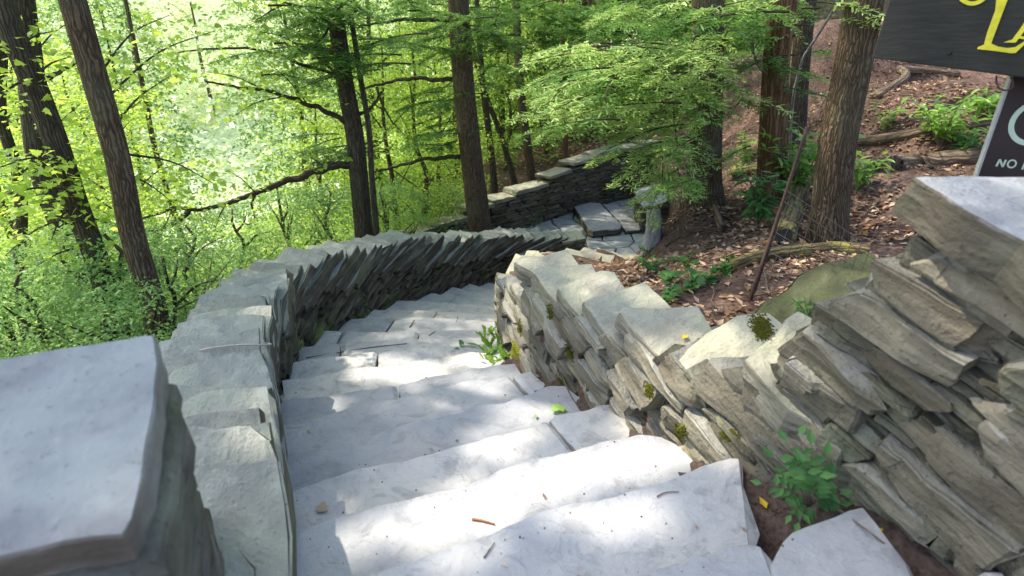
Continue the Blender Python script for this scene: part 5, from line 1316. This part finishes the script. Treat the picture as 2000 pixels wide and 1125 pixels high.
fallen('pale green maple leaf lying on the step by the right wall foot', 1100, 797, .10, M['green_leaf'])
fallen('small curled green leaf left of the maple leaf', 1048, 813, .045, M['green_leaf'], 'leaf')
fallen('bright yellow leaf on a tilted cap slab of the right parapet', 1342, 658, .06, M['yellow_leaf'], 'leaf')
fallen('dark green leaf sprig lying in the middle of a step', 897, 684, .13, M['dkgreen'], 'lance', 4)
fallen('yellow and green leaf on the soil beside the weed', 1496, 997, .06, M['yellow_leaf'], 'leaf')
fallen('small orange leaf bit on the soil by the end block', 1722, 1036, .025, M['yellow_leaf'], 'leaf')
fallen('tan withered leaf at the left end of a bright step', 628, 1004, .06, M['litter'], 'maple')
fallen('tiny green leaf near the left end of a shaded step', 606, 846, .035, M['green_leaf'], 'leaf')
a = Acc(); C = []
for k in range(-1, 12):
    A = NP[k]; Bk = NP[k - 1]
    for _ in range(14):
        t = rng.beta(.35, .35); v_ = rng.beta(2.5, 1); i_ = int(np.clip(t * 59, 1, 58)); p_ = A[i_] + (Bk[i_] - A[i_]) * v_; C.append([p_[0], p_[1], -RISE * k + .008])
C = np.array(C); add_leaves(a, C, np.array([0, 0, 1.]) + rng.normal(0, .2, (len(C), 3)), rng.normal(0, 1, (len(C), 3)), .022 * rng.uniform(.4, 1.5, len(C)), 'leaf')
tag(a.build('leaf_crumbs', M['litter'], smooth=False), kind='stuff')
# moss cushions on the walls
bv2 = BVHTree.FromPolygons([tuple(v) for v in np.concatenate(MOSS_V)], MOSS_F)
SPH = box_stone((4, 4, 4))
def moss(root, loc, px_, py_, rx, ry, mat, n, rr=.006):
    a = Acc()
    for _ in range(int(n * 2.8)):
        q = rng.normal(0, .34, 2); q[0] += q[1] * .35; x_, y_ = px_ + q[0] * rx, py_ + q[1] * ry
        h = bv2.ray_cast(Vector(CAM), Vector(nrm(ray(x_, y_))), 12)
        if h[0] is None: continue
        r_ = rr * rng.uniform(.5, 1.25) * (1.2 - .5 * min(1, math.hypot(*q))); U, f = SPH
        Q = U / np.linalg.norm(U, axis=1)[:, None]; Q = Q * (1 + .35 * rng.uniform(-1, 1, len(Q)))[:, None] * r_
        a.add(np.array(h[0]) + Q, f)
    if a.n: a.build('moss', mat, root, origin=loc)
for px_, py_, rx, ry, mt, n_ in [(1487,640,26,32,'moss',330),(1268,762,12,20,'moss',80),(1425,850,22,14,'moss',110),(1098,742,14,18,'moss',80),(1075,610,10,26,'moss',80),(1112,690,10,30,'moss',90),(1006,690,12,34,'moss_lit',220),(1330,842,16,20,'moss',80),(1015,640,8,24,'moss',60)]:
    moss(rw_face, None if 0 else rloc, px_, py_, rx, ry, M[mt], n_)
for px_, py_, rx, ry in [(528,765,7,40),(540,800,6,22),(520,735,5,30)]: moss(lw_face, lwall_loc, px_, py_, rx, ry, M['moss'], 90, .009)
# crumbs of grit
a = Acc()
for _ in range(260):
    if rng.rand() < .6: px_, py_ = rng.normal(1525, 32), rng.normal(972, 30)
    else: px_, py_ = rng.uniform(545, 1400), rng.uniform(650, 1120)
    c = surf(px_, py_, .002); U, f = box_stone((3, 3, 3)); a.add(c + U / np.linalg.norm(U, axis=1)[:, None] * rng.uniform(.001, .004) * rng.uniform(.6, 1.4, 3), f)
tag(a.build('grit', M['soil']), kind='stuff')

# ------------------------------------------------------------------ signs
B0 = atd(1703, 113, 2.55); d_ = ray(2000, 152); B1 = atd(2000, 152, 2.25); hx = nrm(B1 - B0); 
sn = nrm(np.cross(hx, [0, 0, 1.])); sn = sn if np.dot(sn, CAM - B0) > 0 else -sn
def bp(px_, py_, off=0): return onplane(px_, py_, B0, sn) + sn * off
def flat_poly(acc, pts, n, th_):
    pts = np.array(pts); k = len(pts)
    V = np.concatenate([pts, pts - n * th_]); j = np.arange(k); j2 = (j + 1) % k
    c = np.cross(pts[1] - pts[0], pts[2] - pts[1])
    acc.add(V, [np.arange(k).reshape(1, -1), np.stack([j, j + k, j2 + k, j2], 1), (np.arange(k)[::-1] + k).reshape(1, -1)])
def stroke(acc, pts, n, w, th_, closed=False):
    """ribbon lettering stroke with varying width on a board"""
    pts = np.array(pts, float); k = len(pts); w = np.full(k, w) if np.isscalar(w) else np.asarray(w, float)
    t = np.gradient(pts, axis=0)
    if closed: t = np.roll(pts, -1, 0) - np.roll(pts, 1, 0)
    t /= np.linalg.norm(t, axis=1)[:, None]; b = np.cross(n, t)
    A_, B_ = pts + b * w[:, None] / 2, pts - b * w[:, None] / 2; V = np.concatenate([A_, B_, A_ - n * th_, B_ - n * th_])
    i = np.arange(k if closed else k - 1); j = (i + 1) % k
    acc.add(V, [np.stack([i, j, j + k, i + k], 1), np.stack([i + 2 * k, j + 2 * k, j, i], 1), np.stack([i + k, j + k, j + 3 * k, i + 3 * k], 1)])
sg = thing('trail_sign', 'dark wooden sign board with carved yellow capital letters at the upper right corner', 'sign', B0); sl = np.array(sg.location)
a = Acc(); flat_poly(a, [bp(1703,113), bp(2000,152), bp(2330,196), bp(2420,-160), bp(1786,-160)], sn, .045)
bd = o = a.build('board', M['board'], sg, smooth=False, origin=sl); md = o.modifiers.new('edge', 'BEVEL'); md.width = .004; md.segments = 2
a = Acc()
flat_poly(a, [bp(1952,-60,.004), bp(1969,-60,.004), bp(1968,0,.004), bp(1951,45,.004), bp(1936,85,.004), bp(1950,91,.004), bp(1968,94,.004), bp(1983,92,.004), bp(2002,80,.004), bp(2002,86,.004), bp(1984,103,.004), bp(1976,104,.004), bp(1940,99,.004), bp(1909,96,.004), bp(1910,92,.004), bp(1922,87,.004), bp(1928,64,.004), bp(1944,20,.004)], sn, .003)
o_ = [bp(x_, y_, .004) for x_, y_ in smooth_line([(1868,-22),(1873,-8),(1884,3),(1898,7),(1912,4),(1925,-5),(1934,-20)], 16)]
stroke(a, o_, sn, np.interp(np.linspace(0, 1, 16), [0, .25, .6, 1], [.007, .013, .015, .012]), .003)
flat_poly(a, [bp(1960,83,.004), bp(1977,77,.004), bp(1990,60,.004), bp(2010,30,.004), bp(2016,34,.004), bp(2000,62,.004), bp(1994,70,.004), bp(2012,74,.004), bp(2012,78,.004), bp(1990,75,.004), bp(1984,83,.004)], sn, .003)
a.build('lettering', M['yellow'], bd, smooth=False, origin=sl)
a = Acc(); hk = [bp(x_, y_, -.02) for x_, y_ in [(1945,148),(1946,165),(1952,174),(1965,177),(1974,174),(1976,155),(1972,150)]]
V, f, S = tube(smooth_line(hk, 24), .0035, 6); a.add(V, f, S); a.build('hook', M['rust'], bd, origin=sl)
# bolt heads
a = Acc()
for x_, y_ in [(1855,104)]:
    U, f = box_stone((4, 4, 4)); a.add(bp(x_, y_, .002) + U / np.linalg.norm(U, axis=1)[:, None] * .008, f)
a.build('bolt', M['board'], bd, origin=sl)
a = Acc(); pz = bp(2330, 120, -.09) + np.array([.9, .3, 0]); pz2 = pz.copy(); pz2[2] = gz(pz[0], pz[1]) - .3; pt_ = pz.copy(); pt_[2] += .5
V, f, S = tube(smooth_line([pz2, (pz2 + pt_) / 2, pt_], 14), .06, 12, .05, 2); a.add(V, f, S); a.build('post', M['bark'], sg, origin=sl)
# brown notice
N0 = atd(1972, 155, 2.35); N1 = onplane(1910, 335, N0, nrm([-.25, -1, .10])); nn_ = nrm([-.25, -1, .10])
def np_(px_, py_, off=0): return onplane(px_, py_, N0, nn_) + nn_ * off
nt_ = thing('notice_sign', 'dark brown metal notice with pale ring and NO lettering rising behind the grey pillar cap', 'sign', N1); nl2 = np.array(nt_.location)
a = Acc(); flat_poly(a, [np_(1979,135), np_(1912,331), np_(1893,388), np_(2170,430), np_(2230,165)], nn_, .02); pn = a.build('panel', M['signbrown'], nt_, smooth=False, origin=nl2)
a = Acc(); flat_poly(a, [np_(1979,135,.003), np_(1910,331,.003), np_(1891,388,.003), np_(1895,388,.003), np_(1914.5,331,.003), np_(1983,135,.003)], nn_, .028); a.build('edge_strip', M['signedge'], pn, smooth=False, origin=nl2)
a = Acc()
cx_, cy_ = 2022, 240
rg = [np_(cx_ + 46 * math.cos(q) - 13 * math.sin(q) * -1 * -.9, cy_ + 40 * math.sin(q), .002) for q in np.linspace(0, 2 * np.pi, 48, endpoint=False)]
stroke(a, rg, nn_, .020, .0015, True)
a.build('ring_symbol', M['signmint'], pn, smooth=False, origin=nl2)
a = Acc()
lw = .0065
for s2 in ([(1945.5,325),(1952.5,311)], [(1952.5,311),(1958,326)], [(1958,326),(1964.5,312)]): stroke(a, [np_(*q, .002) for q in s2], nn_, lw, .0015)
stroke(a, [np_(1976 + 8 * math.cos(q) + 1.5 * -math.sin(q), 320 + 7.3 * math.sin(q), .002) for q in np.linspace(0, 6.283, 22, endpoint=False)], nn_, lw * .85, .0015, True)
stroke(a, [np_(1996,331,.002), np_(2003,315,.002)], nn_, lw, .0015)
a.build('lettering', M['signmint'], pn, smooth=False, origin=nl2)
a = Acc(); pz = np_(2060, 330, -.06); pz2 = pz.copy(); pz2[2] = gz(pz[0], pz[1]) - .3
V, f, S = tube(smooth_line([pz2, (pz2 + pz) / 2, pz], 8), .03, 8); a.add(V, f, S); a.build('post', M['rust'], nt_, origin=nl2)

# ------------------------------------------------------------------ light, sky, camera
w = bpy.data.worlds.new('World'); scene.world = w; w.use_nodes = True
nt = w.node_tree; bg = nt.nodes['Background']
sky = nt.nodes.new('ShaderNodeTexSky'); sky.sky_type = 'NISHITA'; sky.sun_disc = False
el = math.asin(SUN[2]); sky.sun_elevation = el; sky.sun_rotation = math.atan2(SUN[0], SUN[1])
sky.air_density = 1.0; sky.dust_density = 2.5; sky.ozone_density = 1.0
nt.links.new(sky.outputs[0], bg.inputs[0]); bg.inputs[1].default_value = .46
sun = bpy.data.lights.new('sun', 'SUN'); sun.energy = 7.5; sun.angle = math.radians(.9); sun.color = (1.0, .92, .77)
so = bpy.data.objects.new('sun', sun); COL.objects.link(so); so.rotation_euler = Vector(-SUN).to_track_quat('-Z', 'Y').to_euler()
so.location = (-6, 3, 14)
cam = bpy.data.cameras.new('camera'); co = bpy.data.objects.new('camera', cam); COL.objects.link(co)
cam.sensor_width = 36; cam.lens = 36 * F / 2000; cam.clip_end = 600; cam.clip_start = .02
co.location = CAM; co.rotation_euler = (math.pi / 2 - P, 0, 0)
cam.dof.use_dof = True; cam.dof.focus_distance = 4.6; cam.dof.aperture_fstop = 2.4
scene.camera = co
scene.view_settings.view_transform = 'Standard'; scene.view_settings.look = 'None'; scene.view_settings.exposure = 0
scene.render.resolution_x = 1024; scene.render.resolution_y = 576
scene.cycles.use_denoising = True
scene.cycles.max_bounces = 8; scene.cycles.diffuse_bounces = 4; scene.cycles.transmission_bounces = 4; scene.cycles.glossy_bounces = 2
scene.cycles.sample_clamp_indirect = 6
